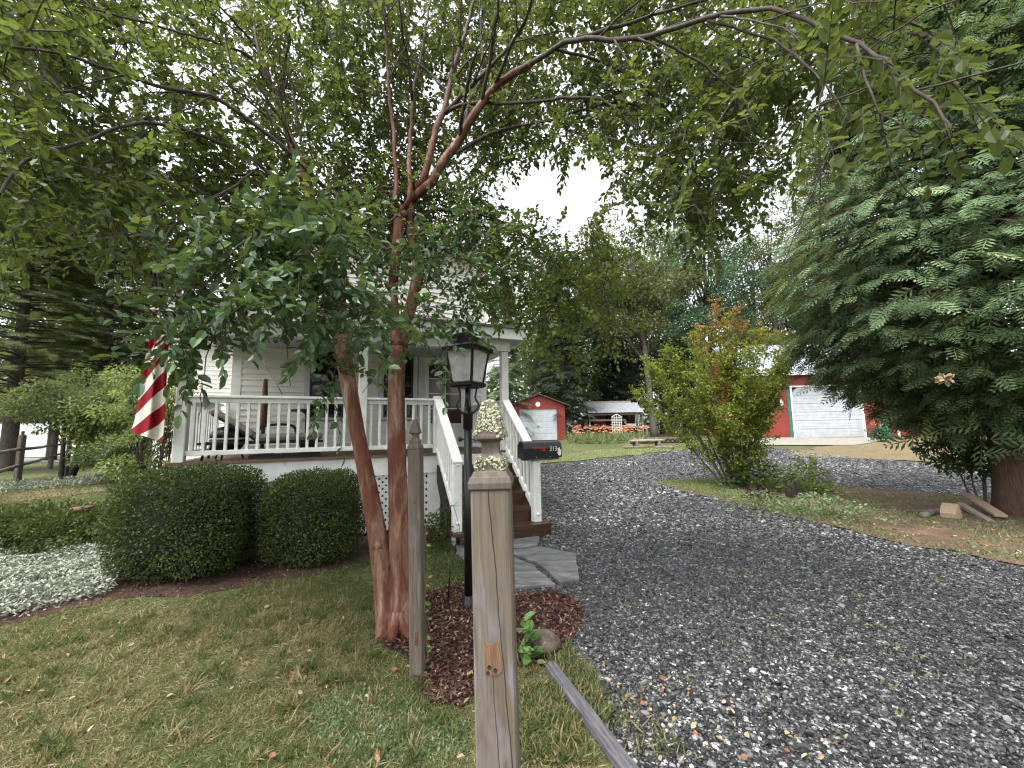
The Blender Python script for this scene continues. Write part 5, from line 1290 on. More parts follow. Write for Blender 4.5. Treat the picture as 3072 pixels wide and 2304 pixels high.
# island shrub
ib = G(1592, 1052)
sb = empty('crape_myrtle_shrub', ib, 0, 'bushy yellow-green shrub with bronze tips growing from the gravel island', 'shrub')
HS = top(1600, 650, ib[1])
q = MB(); ps, ds, ns, rr, tp = [], [], [], [], []
stems_ = [(-.15, .1, 1.), (.2, -.1, .93), (-.5, .2, .86), (.55, .1, .88), (-1.0, -.2, .80), (1.0, .2, .86), (-1.5, .1, .74), (1.45, -.1, .80), (-2.1, -.1, .68), (1.85, .3, .76), (-1.2, -.7, .6), (.8, -.8, .62), (.1, -.9, .7), (-.4, .9, .8), (.6, .9, .8), (-1.7, .6, .68), (1.5, .6, .82), (-2.3, .3, .52), (-.7, -.9, .40), (.5, -.6, .45), (1.2, -.4, .7), (.3, .3, .9)]
for x, y, hh in stems_:
    h = HS * hh * 1.01; t0 = np.array([x * .1, y * .1, -.05]); t3 = np.array([x, y, h]); md = np.array([x * .55, y * .5, h * .52])
    c_ = spline([t0, t0 * .6 + md * .4, md, t3], .05); q.tube(c_[::3], np.linspace(.028, .005, len(c_[::3])), 6)
    for k in range(int(50 + 40 * hh)):
        f = rng.uniform(.14 if rng.random() < .35 else .4, 1); p0 = c_[int(f * (len(c_) - 1))]
        L = rng.uniform(.18, .62) * (1.12 - .75 * f) + .07; d_ = unit(np.array([rng.normal(), rng.normal(), rng.uniform(.1, 1.)]) + np.array([x, y, 0]) * .2); p1 = p0 + d_ * L
        if rng.random() < .4: q.tube([p0, p1], [.004, .0015], 4)
        n = int(14 + 26 * L); tt = rng.uniform(.05, 1.08, n)[:, None]
        ps.append(p0 + (p1 - p0) * tt + rng.normal(0, .035, (n, 3))); ds.append(d_ * .6 + rng.normal(0, .7, (n, 3))); ns.append(rng.normal(0, .5, (n, 3)) + [0, 0, .9]); rr.append(np.clip(rng.normal(.45 + rng.normal(0, .12) + .1 * f, .18, n), 0, 1)); tp.append(np.full(n, f * hh + rng.normal(0, .08)))
q.build('stems', M['barkgrey'], sb)
ps, ds, ns, rr, tp = np.vstack(ps), np.vstack(ds), np.vstack(ns), np.concatenate(rr), np.concatenate(tp)
ps[:, 2] = np.maximum(ps[:, 2], .03)
k = tp > .80
scatter('foliage', ps[~k], ds[~k], ns[~k], .062 * rng.uniform(.6, 1.3, (~k).sum()), M['shrubleaf'], LEAFW, rr[~k], sb)
scatter('new_growth', ps[k], ds[k] + [0, 0, .5], ns[k], .055 * rng.uniform(.6, 1.2, k.sum()), M['shrubtip'], LEAFW, rr[k], sb)
print('shrub leaves', len(ps))
# left woods
layered('pine_tree', 'dark pine with the visible trunk at the left edge behind the rail fence', at(28, 19), 15, 4.6, 3.2, M['pine'], 330, .62, M['bark'], .32, droop=.3, taper=.55, per=11, updown=.1)
layered('pine_tree', 'olive green pine behind the light green bush, left of the flag', at(215, 22), top(215, 300, 22), 4.0, 2.5, M['pine'], 400, .62, M['bark'], .25, droop=.35, taper=.6, per=11, updown=.1)
layered('pine_tree', 'pine whose lower boughs hang over the white vinyl fence', at(120, 27), top(120, 380, 27), 4.6, 2.6, M['pine'], 300, .7, M['bark'], .25, droop=.3, taper=.5, per=11, updown=.1)
woody('oak_tree', 'tall leafy tree behind the white side wing of the house', at(355, 30), top(355, 330, 30), 4.5, 4, 4, M['oak'], 12000, .26, 42, .3, M['bark'])
woody('oak_tree', 'tall loose tree standing at the far left beyond the pines', at(-40, 34), top(-40, 300, 34), 6, 5, 4, M['oak'], 12000, .28, 42, .35, M['bark'])
mb_ = G(140, 1036); woody('multi_stem_tree', 'small dark tree with several thin trunks beside the rail fence', mb_, top(150, 800, mb_[1]), 1.9, 1.6, 1.5, M['pine'], 8000, .12, 46, .08, M['bark'], 'tree', None, (.2, 0), 4, shape=LEAF)
woody('leafy_bush', 'light green rounded bush left of the flag', at(275, 15), top(275, 790, 15), 1.9, 1.6, .2, M['lightbush'], 12000, .11, 60, .05, M['bark'], 'bush', None, (0, 0), 4, shape=LEAFW, clr=.25)
woody('leafy_bush', 'low dark bush at the foot of the light green bush', at(285, 13.2), top(285, 925, 13.2), 1.5, 1.0, .1, M['oak'], 6000, .10, 40, .04, M['bark'], 'bush', None, (0, 0), 4, shape=LEAFW, clr=.25)
woody('leafy_shrub', 'airy shrub growing between the left porch post and the white side wing', HL(-5.6, 2.6, 0), 3.0, .85, .7, .4, M['lightbush'], 5200, .06, 46, .03, M['bark'], 'shrub', None, (0, 0), 5, shape=LEAFW, clr=.24)
woody('oak_tree', 'mid green tree filling the view between the pines at the left', at(90, 36), top(90, 520, 36), 5.5, 4, .5, M['pine'], 16000, .28, 60, .3, M['bark'])
woody('oak_tree', 'dark leafy tree just left of the flag, behind the light green bush', at(300, 25), top(300, 520, 25), 3.6, 3, .5, M['olive'], 16000, .2, 60, .25, M['bark'])
# woods behind the outbuildings
woody('woodland_tree', 'dark green tree behind the right porch post', at(1215, 36), top(1215, 620, 36), 4.2, 3.5, .5, M['oak'], 16000, .22, 60, .3, M['bark'])
woody('woodland_tree', 'dark green tree right behind the potting shelter roof', at(1345, 40), top(1345, 640, 40), 4.6, 3.5, .5, M['spruce'], 18000, .24, 60, .3, M['bark'])
woody('woodland_tree', 'dark understory tree between the leaning grey trunk and the island shrub', at(1480, 44), top(1480, 680, 44), 5.2, 3.5, .3, M['oak'], 18000, .26, 60, .3, M['bark'])
layered('hemlock_tree', 'soft green hemlock just beyond the right end of the porch', at(1092, 29), top(1092, 600, 29), 2.3, .6, M['hemlock'], 260, .6, M['bark'], .14, droop=.35, taper=.7, per=9)
layered('spruce_tree', 'dark spruce whose boughs hang over the small red garage', at(1215, 30.5), top(1215, 560, 30.5), 2.9, 1.5, M['spruce'], 240, .75, M['bark'], .25, droop=.3, taper=.7, per=9)
layered('spruce_tree', 'very dark spruce between the small garage and the potting shelter', at(1290, 38), top(1290, 560, 38), 4.2, 1., M['spruce'], 260, .9, M['bark'], .28, droop=.3, taper=.7, per=9)
woody('woodland_tree', 'leaning grey-trunked tree rising behind the potting shelter', at(1412, 34), top(1380, 470, 34), 5.2, 4, 5.5, M['olive'], 15000, .27, 55, .30, M['barkgrey'], lean=(-1.4, 0))
woody('woodland_tree', 'full blue-green tree behind the yellow-green island shrub', at(1545, 40), top(1545, 440, 40), 5.4, 4.6, 5, M['bluegreen'], 21000, .27, 70, .35, M['bark'], clr=.22)
woody('woodland_tree', 'thin olive tree with sky showing through, between the blue-green trees', at(1695, 44), top(1695, 345, 44), 4.6, 4, 5, M['olive'], 15000, .25, 44, .25, M['barkgrey'])
woody('woodland_tree', 'blue-green tree behind the red barn roof, beside the drooping evergreen', at(1815, 42), top(1815, 385, 42), 5.5, 4.5, 4, M['bluegreen'], 17000, .27, 60, .35, M['bark'])
woody('woodland_tree', 'mid green tree directly above the small red garage', at(1180, 46), top(1180, 520, 46), 6, 5, 3, M['oak'], 15000, .30, 55, .35, M['bark'])
woody('woodland_tree', 'mid green tree above the potting shelter roof', at(1450, 52), top(1450, 430, 52), 6.5, 5, 2, M['oak'], 17000, .32, 60, .35, M['bark'])
woody('woodland_tree', 'dark tree filling the gap left of the red barn', at(1640, 50), top(1640, 450, 50), 6, 5, 1, M['oak'], 15000, .32, 55, .35, M['bark'])
woody('woodland_tree', 'tall green tree behind the drooping evergreen at the right edge', at(2080, 45), top(2080, 350, 45), 8, 6, 3, M['oak'], 16000, .35, 55, .4, M['bark'])
woody('woodland_tree', 'bright mid green tree seen through the hanging myrtle leaves, right of the porch roof', at(1300, 44), top(1300, 455, 44), 5.2, 4, 4.5, M['lightoak'], 15000, .2, 60, .28, M['bark'])
woody('woodland_tree', 'bright green tree behind the leaning grey trunk', at(1430, 48), top(1430, 400, 48), 5.5, 4, 4, M['lightoak'], 15000, .28, 60, .3, M['bark'])
woody('woodland_tree', 'blue-green tree in the gap over the barn roof, left of the drooping evergreen', at(1755, 50), top(1755, 430, 50), 6, 4, 3, M['bluegreen'], 17000, .3, 60, .35, M['bark'])
# far wood as one mass
n = 26000; th = rng.uniform(0, 1, n); X_ = -75 + 150 * th; Y_ = 66 + rng.uniform(0, 14, n) - .004 * (X_) ** 2
hh = 13 + 3 * np.sin(X_ * .25) + 2 * np.sin(X_ * .61 + 1) + 1.5 * np.sin(X_ * 1.3)
zz_ = rng.random(n) ** .8 * hh
k = np.abs(X_ + 9) > 0; pp = np.column_stack([X_, Y_, zz_ + .3])
tag(scatter('far_woods', pp, rdir(n), rdir(n, .6), rng.uniform(.5, 1.3, n), M['oak'], LEAFW, np.clip(rng.normal(.3, .2, n), 0, 1)), kind='stuff')

# ================================================================ OUTBUILDINGS
FX = lambda x, y: G(x * .72, y * .72)
def panel_door(root, x0, x1, z0, z1, y, rows, mat, clip=0.):
    """sectional door: each section is a slab with a shadow gap between"""
    m = MB(); h = (z1 - z0) / rows
    for k in range(rows):
        a, b = z0 + h * k + .012, z0 + h * (k + 1) - .012
        if clip and k == rows - 1: m.prism([(x0, a), (x1, a), (x1, b - clip), (x1 - clip, b), (x0 + clip, b), (x0, b - clip)], -.03, .0, (0, y, 0), (1, 0, 0), (0, 0, 1))
        else: m.b2((x0, y, a), (x1, y + .03, b), ch=.008)
        m.b2((x0 + .02, y - .006, a + h * .3), (x1 - .02, y - .0005, a + h * .36)); m.b2((x0 + .02, y - .006, a + h * .62), (x1 - .02, y - .0005, a + h * .68))
    m.b2((x0, y + .031, z0), (x1, y + .05, z1 - clip))
    return m.build('garage_door', mat, root)

# small red garage
ga = FX(1618, 1322); s = ga[1] / 1212.
gr = empty('small_garage', (ga[0], ga[1], ga[2]), R(1), 'small red gabled garage with white roll-up door and round emblem in the gable', 'garage')
xl, xr = (1538 - 1618) * s, (1697 - 1618) * s; ev = 106 * s; ap = 137 * s; dl_, dr_ = (1560 - 1618) * s, (1672 - 1618) * s; dt = 94 * s; dp = 5.0
m = MB()
m.b2((xl, 0, 0), (dl_ - .05, .1, ev)); m.b2((dr_ + .05, 0, 0), (xr, .1, ev)); m.prism([(dl_ - .05, dt + .05), (dr_ + .05, dt + .05), (dr_ + .05, ev), (xr, ev), ((xl + xr) / 2, ap), (xl, ev), (dl_ - .05, ev)], -.1, 0, (0, 0, 0), (1, 0, 0), (0, 0, 1))
m.b2((xl, .101, 0), (xl + .1, dp, ev)); m.b2((xr - .1, .101, 0), (xr, dp, ev)); m.b2((xl + .101, dp - .1, 0), (xr - .101, dp, ev)); m.build('wall', M['shedred'], gr)
m = MB(); xm = (xl + xr) / 2
for a, b in ((xl - .25, xm), (xr + .25, xm)):
    sl = (ap - ev) / (xm - xl); za = ev - .25 * sl
    m.prism([(a, za + .02), (b, ap + .02), (b, ap + .09), (a, za + .09)] if a < b else [(b, ap + .02), (a, za + .02), (a, za + .09), (b, ap + .09)], -dp - .2, .25, (0, 0, 0), (1, 0, 0), (0, 0, 1))
m.build('roof', M['rusty'], gr)
m = MB()
for a, b in ((dl_ - .05, dl_ - .002), (dr_ + .002, dr_ + .05)): m.b2((a, -.02, 0), (b, .12, dt + .05))
m.b2((dl_ - .001, -.02, dt + .002), (dr_ + .001, .12, dt + .05)); m.build('door_frame', M['barn'], gr)
panel_door(gr, dl_, dr_, .02, dt, .04, 5, M['garagedoor'])
m = MB(); m.lathe([(.17, 0), (.17, .03), (.12, .04), (0, .04)], 24, (xm - .03, -.002, dt + .05 + .26), [[1, 0, 0], [0, 0, -1], [0, 1, 0]]); m.build('round_emblem', M['decal'], gr)
m = MB(); m.box(((dl_ + dr_) / 2, .02, dt * .45), (.09, .03, .06), ch=.008); m.build('handle', M['sash'], gr)

# potting shelter: sloping corrugated roof on posts
ps_ = FX(1850, 1316); s = ps_[1] / 1212.
sh = empty('potting_shelter', ps_, R(-2), 'open timber shelter with sloping corrugated metal roof behind the orange daylilies', 'shelter')
X = lambda px: (px - 1850) * s
Zh = lambda py: (1316 - py) * s
m = MB(); y0, y1 = -.1, 1.5
n = 44; A_ = X(1766); B_ = X(1930); V = []; F = []
for i in range(n * 2 + 1):
    xx = A_ + (B_ - A_) * i / (n * 2); dz = .018 * (1 if i % 2 else -1)
    V += [(xx, y0 - .35, Zh(1239) + dz), (xx, y1, Zh(1206) + dz), (xx, y1, Zh(1206) + dz + .012), (xx, y0 - .35, Zh(1239) + dz + .012)]
for i in range(n * 2):
    a = i * 4; F += [[a, a + 1, a + 5, a + 4], [a + 3, a + 7, a + 6, a + 2], [a, a + 4, a + 7, a + 3]]
m.raw(V, F); m.build('roof', M['corrugated'], sh)
m = MB(); m.b2((X(1764), y1 + .01, Zh(1212)), (X(1912), y1 + .06, Zh(1204) + .1)); m.b2((X(1768), y0 - .02, Zh(1246)), (X(1930), y0 + .06, Zh(1240) - .02)); m.build('roof_beam', M['oldwood'], sh)
for px in (1772, 1929):
    for yy, zt in ((y0 + .1, Zh(1243)), (y1 - .1, Zh(1215))):
        m = MB(); m.b2((X(px) - .05, yy - .05, -.1), (X(px) + .05, yy + .05, zt)); m.build('post', M['oldwood'], sh)
m = MB(); 
for k in range(14): m.b2((X(1772) + .06 + k * (X(1929) - X(1772) - .12) / 14, y1 - .08, .1), (X(1772) + .06 + (k + .94) * (X(1929) - X(1772) - .12) / 14, y1 - .055, Zh(1222)))
m.build('back_wall', M['dark'], sh)
m = MB(); m.b2((X(1756), y0 + .16, Zh(1263)), (X(1880), y0 + .5, Zh(1258))); m.build('shelf', M['oldwood'], sh)
m = MB(); m.b2((X(1757), y0 + .16, Zh(1285)), (X(1948), y0 + .75, Zh(1279))); m.build('work_bench', M['oldwood'], sh)
for px in (1762, 1848, 1942):
    m = MB(); m.b2((X(px) - .05, y0 + .62, -.05), (X(px) + .05, y0 + .7, Zh(1286))); m.b2((X(px) - .04, y0 + .2, -.05), (X(px) + .04, y0 + .28, Zh(1286))); m.build('bench_leg', M['oldwood'], sh)
def sp(px, py, y): return (ps_[0] + X(px), ps_[1] + y, ps_[2] + Zh(py))
q = empty('red_door_panel', sp(1812, 1310, 1.25), 0, 'dark red boarded panel leaning inside the potting shelter', 'panel')
m = MB()
for k in range(6): m.b2((-.48 + k * .16, -.02, 0), (-.48 + k * .16 + .152, .02, Zh(1240) - Zh(1310)))
m.b2((-.48, -.045, .3), (.47, -.0205, .42)); m.b2((-.48, -.045, 1.1), (.47, -.0205, 1.22)); m.build('boards', M['shedred'], q)
q = empty('garden_trellis', sp(1848, 1312, -.45), 0, 'white square lattice trellis standing in front of the potting shelter', 'trellis')
m = MB(); wdt = X(1862) - X(1834); H_ = Zh(1246) - Zh(1312)
for k in range(5): m.b2((-wdt / 2 + k * wdt / 4 - .018, -.012, -.05), (-wdt / 2 + k * wdt / 4 + .018, .0, H_ - (.14 if k in (0, 4) else 0)))
for k in range(12): m.b2((-wdt / 2 - .02, -.026, .1 + k * (H_ - .3) / 11 - .016), (wdt / 2 + .02, -.0125, .1 + k * (H_ - .3) / 11 + .016))
m.bar((-wdt / 2 - .04, -.03, H_ - .16), (0, -.03, H_ + .06), .02, .05); m.bar((wdt / 2 + .04, -.03, H_ - .16), (0, -.03, H_ + .06), .02, .05); m.build('lattice', M['lattice'], q)
q = empty('planter_box', sp(1898, 1279.5, .3), 0, 'long grey planter box standing on the shelter bench', 'planter')
m = MB(); m.b2((-.36, -.12, 0), (.36, .12, .16), ch=.01); m.b2((-.4, -.15, .1605), (.4, .15, .19), ch=.008); m.build('box', M['winframe'], q)
q = empty('white_bucket', sp(1881, 1271, .3), 0, 'white square bucket standing on the planter box under the shelter', 'bucket')
m = MB(); m.lathe([(.08, 0), (.1, .17), (.108, .172), (.108, .19), (.0, .185)], 16); m.build('bucket', M['decal'], q)
q = empty('white_chair', sp(1924, 1279.5, .35), R(20), 'white slatted chair set on the right end of the shelter bench', 'chair')
m = MB()
for x in (-.2, .2):
    for y in (-.18, .18): m.b2((x - .02, y - .02, 0), (x + .02, y + .02, .4 if y < 0 else .85))
m.b2((-.22, -.2, .4005), (.22, .159, .43)); 
for k in range(4): m.b2((-.14 + k * .085, .165, .5), (-.10 + k * .085, .19, .8))
m.b2((-.179, .162, .8005), (.179, .195, .86)); m.build('chair_frame', M['decal'], q)
q = empty('birdhouse', sp(1762, 1279, .3), 0, 'tan birdhouse standing at the left end of the shelter bench', 'birdhouse')
m = MB(); m.prism([(-.12, 0), (.12, 0), (.12, .26), (0, .38), (-.12, .26)], -.1, .1, (0, 0, 0), (1, 0, 0), (0, 0, 1)); m.build('box', M['plank'], q)
m = MB(); m.prism([(-.15, .25), (0, .40), (.15, .25), (.15, .27), (0, .425), (-.15, .27)], -.12, .13, (0, 0, 0), (1, 0, 0), (0, 0, 1)); m.build('roof', M['oldwood'], q)
m = MB(); m.lathe([(.025, 0), (.025, .004), (0, .0045)], 12, (0, -.101, .17), [[1, 0, 0], [0, 0, -1], [0, 1, 0]]); m.build('entrance_hole', M['dark'], q)
# daylilies before it
LB = [FX(x, y)[:2] for x, y in ((1706, 1330), (1800, 1333), (1905, 1328), (1950, 1318), (1905, 1316), (1720, 1317))]
lpn = pts_in(LB, 4200, 0.); kk = lpn
tag(scatter('daylily_leaves', lpn, rdir(4200, 1.0, .5), rdir(4200, .8), rng.uniform(.35, .75, 4200), M['lily'], BLADE, None, None, .7), kind='stuff')
fp_ = pts_in(LB, 150, 0); fp_ = fp_[(fp_[:, 0] < X(1910) + ps_[0])]; fp_[:, 2] += rng.uniform(.55, .98, len(fp_))
P6 = np.repeat(fp_, 6, 0); a = np.tile(np.arange(6) * 1.047, len(fp_)); dv = np.stack([np.cos(a), np.sin(a) - .5, np.full(len(a), .55)], 1)
tag(scatter('daylily_flowers', P6, dv, np.stack([-np.cos(a), -np.sin(a), np.full(len(a), 1.2)], 1), rng.uniform(.09, .14, len(P6)), M['lilyflower'], LEAFW), kind='stuff')
# low rustic log bench / wood stack
lg = FX(1945, 1345); s = lg[1] / 1212.
lo = empty('log_bench', lg, R(4), 'low rustic bench of split logs at the far gravel edge', 'bench')
m = MB()
for k in range(3): m.tube([(-.85, .0 + k * .13, .38), (0, .02 + k * .13, .385), (.88, .01 + k * .13, .375)], .065, 9, .2, wob=.006)
m.build('seat', M['oldwood'], lo)
for x in (-.62, .55):
    m = MB(); m.tube([(x, -.02, -.03), (x + .04, .0, .34)], .07, 9); m.tube([(x, .3, -.03), (x - .03, .27, .34)], .07, 9); m.build('leg', M['barkgrey'], lo)
for i, (px, ln, lab) in enumerate(((1905, 1.1, 'pale fallen log lying left of the rustic log bench'), (1992, .9, 'short log lying right of the rustic log bench'))):
    g_ = FX(px, 1347); q = empty('fallen_log', g_, R(15 - 40 * i), lab, 'log'); m = MB(); m.tube([(-ln / 2, 0, .07), (0, .03, .08), (ln / 2, -.02, .06)], [.08, .085, .07], 10, .15, wob=.005); m.build('log', M['barkgrey'], q)
wp = FX(1980, 1330); wpl = empty('stone_row', (wp[0], wp[1], wp[2]), R(3), 'pale row of stacked stones behind the log bench', 'stones')
m = MB()
for k in range(26): m.raw(ICO * np.array([.2, .16, .11]) * rng.uniform(.7, 1.2) + [(-1.6 + k * .13), rng.normal(0, .05), .1 + .14 * (k % 2)], ICOF.tolist())
m.build('stones', M['rock'], wpl)

# big red barn
bn = FX(2489, 1313); s = bn[1] / 1212.
ba = empty('red_barn', bn, R(-7), 'large red steel barn with white overhead door and pale metal roof', 'barn')
X = lambda px: (px - 2489) * s
Zh = lambda py: (1313 - py) * s
x0, x1 = X(2268), X(2890); ev = Zh(1122); dx0, dx1 = X(2397), X(2584); dt = Zh(1160); dpt = 9.
m = MB(); m.b2((x0, 0, -.3), (dx0 - .12, .15, ev)); m.b2((dx1 + .12, 0, -.3), (x1, .15, ev)); m.b2((dx0 - .12, 0, dt + .1), (dx1 + .12, .15, ev))
m.b2((x0, .151, -.3), (x0 + .15, dpt, ev)); m.b2((x1 - .15, .151, -.3), (x1, dpt, ev)); m.b2((x0 + .151, dpt - .15, -.3), (x1 - .151, dpt, ev)); m.build('wall', M['barn'], ba)
m = MB(); rz_ = ev + 2.75
m.prism([(-.45, ev - .05), (dpt / 2, rz_), (dpt + .45, ev - .05), (dpt + .45, ev + .05), (dpt / 2, rz_ + .1), (-.45, ev + .05)], x0 - .2, x1 + .4, ax=(0, 1, 0), ay=(0, 0, 1))
for k in range(40):
    xx = x0 - .35 + k * (x1 - x0 + .7) / 39; m.bar((xx, -.44, ev + .067), (xx, dpt / 2 - .02, rz_ + .113), .03, .025)
m.build('roof', M['barnroof'], ba)
m = MB(); m.prism([(0, ev), (dpt / 2, rz_ - .06), (dpt, ev)], x0 + .01, x0 + .12, ax=(0, 1, 0), ay=(0, 0, 1)); m.build('gable', M['barn'], ba)
m = MB(); m.b2((x0 - .4, -.58, ev - .07), (x1 + .4, -.455, ev + .05)); m.build('gutter', M['decal'], ba)
m = MB(); m.b2((dx0 - .34, -.03, 0), (dx0 - .125, .001 - .002, dt + .3)); m.build('door_jamb', M['greentrim'], ba)
m = MB(); m.b2((dx0 - .12, -.02, 0), (dx0 - .003, .1, dt + .1)); m.b2((dx1 + .003, -.02, 0), (dx1 + .12, .1, dt + .1)); m.b2((dx0 - .002, -.02, dt + .003), (dx1 + .002, .1, dt + .1)); m.build('door_frame', M['decal'], ba)
panel_door(ba, dx0, dx1, .02, dt, .04, 6, M['garagedoor'], clip=.35)
def bp(px, py, y=-.0): 
    v = np.array([X(px), y, Zh(py)]); c_, s_ = math.cos(R(-7)), math.sin(R(-7)); return (bn[0] + v[0] * c_ - v[1] * s_, bn[1] + v[0] * s_ + v[1] * c_, bn[2] + v[2])
q = empty('wall_lantern', bp(2359, 1216, -.02), R(-7), 'pale round wall lantern hanging on the red barn left of its white door', 'lantern')
m = MB(); m.lathe([(.05, 0), (.13, .03), (.15, .2), (.13, .3), (.06, .36), (.0, .38)], 12, (0, -.16, 0)); m.build('glass_globe', M['decal'], q)
m = MB(); m.box((0, -.01, .2), (.12, .02, .3)); m.lathe([(.15, .31), (.1, .37), (.03, .42), (0, .43)], 12, (0, -.16, 0)); m.build('back_plate', M['skinbell'], q)
m = MB(); 
g1 = [FX(x, y) for x, y in ((2230, 1338), (2560, 1338), (2660, 1324), (2640, 1314), (2240, 1315))]
o = sheet('concrete_apron', [p_[:2] for p_ in g1], M['concrete'], .05, 1., (1., .01))
q = empty('rain_barrel', FX(2662, 1316), 0, 'dark green rain barrel standing against the red barn right of the door', 'barrel')
m = MB(); hb = 64 * s; m.lathe([(.21, 0), (.25, .04), (.27, hb * .3), (.28, hb * .5), (.27, hb * .7), (.24, hb * .96), (.22, hb)], 20); m.build('barrel', M['greentrim'], q)
m = MB(); m.lathe([(.27, hb * .32), (.285, hb * .33), (.285, hb * .35), (.27, hb * .36)], 20); m.lathe([(.27, hb * .66), (.285, hb * .67), (.285, hb * .69), (.27, hb * .7)], 20); m.build('hoop', M['black'], q)
q = empty('vent_pipe', FX(2699, 1314), 0, 'thin pipe black above and white below standing by the green rain barrel', 'pipe')
m = MB(); m.tube([(0, 0, 0), (0, 0, .5)], .06, 12); m.build('white_pipe', M['decal'], q)
m = MB(); m.tube([(0, 0, .501), (0, 0, 1.25)], .075, 12); m.lathe([(.1, 1.2), (.1, 1.32), (.0, 1.38)], 12); m.build('black_cap', M['black'], q)
g_ = FX(2640, 1327); q = empty('flowering_plant', g_, 0, 'tall blue-green plant with orange blooms before the barn right of the door', 'plant')
n = 420; pp = rng.normal(0, 1, (n, 3)) * [.22, .2, .22] + [0, 0, .42]; pp[:, 2] = np.abs(pp[:, 2]); scatter('foliage', pp, rdir(n, .6), rdir(n, .8), rng.uniform(.1, .2, n), M['bluegreen'], LEAF, None, q)
n = 30; pp = rng.normal(0, 1, (n, 3)) * [.18, .15, .1] + [-.1, -.05, .95]; scatter('blossom', pp, rdir(n, .6), rdir(n, .8), rng.uniform(.06, .1, n), M['lilyflower'], LEAFW, None, q)
g_ = FX(2268, 1318); q = empty('flower_pot', g_, 0, 'orange flower pot standing at the left of the red barn wall', 'pot')
m = MB(); m.lathe([(.14, 0), (.2, .3), (.23, .3), (.23, .37), (.19, .37), (.0, .33)], 16); m.build('pot', M['orange'], q)
n = 160; pp = rng.normal(0, .13, (n, 3)) + [0, 0, .5]; scatter('foliage', pp, rdir(n, .5), rdir(n, .8), rng.uniform(.08, .14, n), M['oak'], LEAF, None, q)

# ================================================================ FENCES ON THE LEFT
f1 = FX(50, 1455); f2 = FX(150, 1408); f1 = np.array(f1); f2 = np.array(f2); dv = f2 - f1
def railfence():
    o = empty('rail_fence', tuple(f1), 0, 'dark weathered post and rail fence with two rails at the far left', 'fence')
    for k in (-1, 0, 1, 2, 3):
        p_ = dv * k; m = MB(); h = .152 * 1.03 * np.linalg.norm(f1[:2]) / 12.12 * 10 / 1.22 * .98 if False else 1.72
        m.b2((p_[0] - .075, p_[1] - .075, -.1), (p_[0] + .075, p_[1] + .075, h - .12), ch=.02); m.lathe([(.06, h - .121), (.03, h - .08), (.05, h - .03), (.03, h + .01), (0, h + .02)], 10, (p_[0], p_[1], 0)); m.build('post', M['fencewood'], o)
    for k in (-1, 0, 1, 2):
        for z in (.62, 1.14):
            m = MB(); a = dv * k; b = dv * (k + 1); m.tube([a * .985 + b * .015 + [0, 0, z], (a + b) / 2 + [0, 0, z - .02], a * .015 + b * .985 + [0, 0, z + .01]], .055, 7, .6, wob=.006); m.build('rail', M['fencewood'], o)
railfence()
v1 = np.array(FX(-120, 1378)); v2 = np.array(FX(130, 1371)); dd = (v2 - v1); Lw = np.linalg.norm(dd[:2]); az = math.atan2(dd[1], dd[0])
vf = empty('vinyl_fence', tuple(v1), az, 'tall white vinyl privacy fence at the far left beyond the road', 'fence')
hv = 80 * np.linalg.norm(FX(80, 1373)[:2]) / 1212 / 1.25
nb_ = int(Lw / 2.4) + 5
for k in range(nb_):
    m = MB(); m.b2((k * 2.4 - .065, -.065, 0), (k * 2.4 + .065, .065, hv + .1), ch=.01); m.lathe([(.085, hv + .1), (.085, hv + .12), (.0, hv + .19)], sq=True, c=(k * 2.4, 0, 0)); m.build('post', M['vinyl'], vf)
    if k < nb_ - 1:
        m = MB()
        for j in range(15): m.b2((k * 2.4 + .07 + j * .151, -.012, .1), (k * 2.4 + .07 + j * .151 + .147, .012, hv - .04))
        m.b2((k * 2.4 + .066, -.03, .03), (k * 2.4 + 2.334, .03, .0995)); m.b2((k * 2.4 + .066, -.03, hv - .039), (k * 2.4 + 2.334, .03, hv + .04)); m.b2((k * 2.4 + .066, -.026, hv * .72), (k * 2.4 + 2.334, -.0125, hv * .76)); m.build('panel', M['vinyl'], vf)

# low clipped shrub at the left with stumps
g_ = G(85, 1185); q = empty('low_shrub', g_, 0, 'low spreading shrub with cut stumps poking out, by the silver ground cover', 'shrub')
p_, v_ = shell(22000, (0, 0, .2), (1.1, .62, .34), .5, .25); k = p_[:, 2] > .0; p_, v_ = p_[k], v_[k]
scatter('foliage', p_, unit(v_ + rng.normal(0, .7, p_.shape) + [0, 0, .4]), unit(v_ + [0, 0, 1] + rng.normal(0, .5, p_.shape)), rng.uniform(.028, .055, len(p_)), M['boxleaf'], LEAFW, np.clip(rng.random(len(p_)) * .7 + .3, 0, 1), q)
m = MB(); a = np.array(P(62, 1100, g_[1])) - g_; m.tube([(a[0], 0, .0), (a[0], 0, a[2])], [.06, .05], 10, .1, flute=.08); a = np.array(P(150, 1112, g_[1])) - g_; b = np.array(P(205, 1093, g_[1])) - g_
m.tube([(a[0] - .05, 0, 0), (a[0], 0, a[2]), ((a[0] + b[0]) / 2, -.04, (a[2] + b[2]) / 2 + .02), tuple(b)], [.055, .05, .035, .012], 10, .06, flute=.06); m.tube([(a[0], 0, a[2] - .02), (a[0] + .02, 0, a[2] + .08)], [.035, .03], 8); m.build('stump', M['cut'], q)

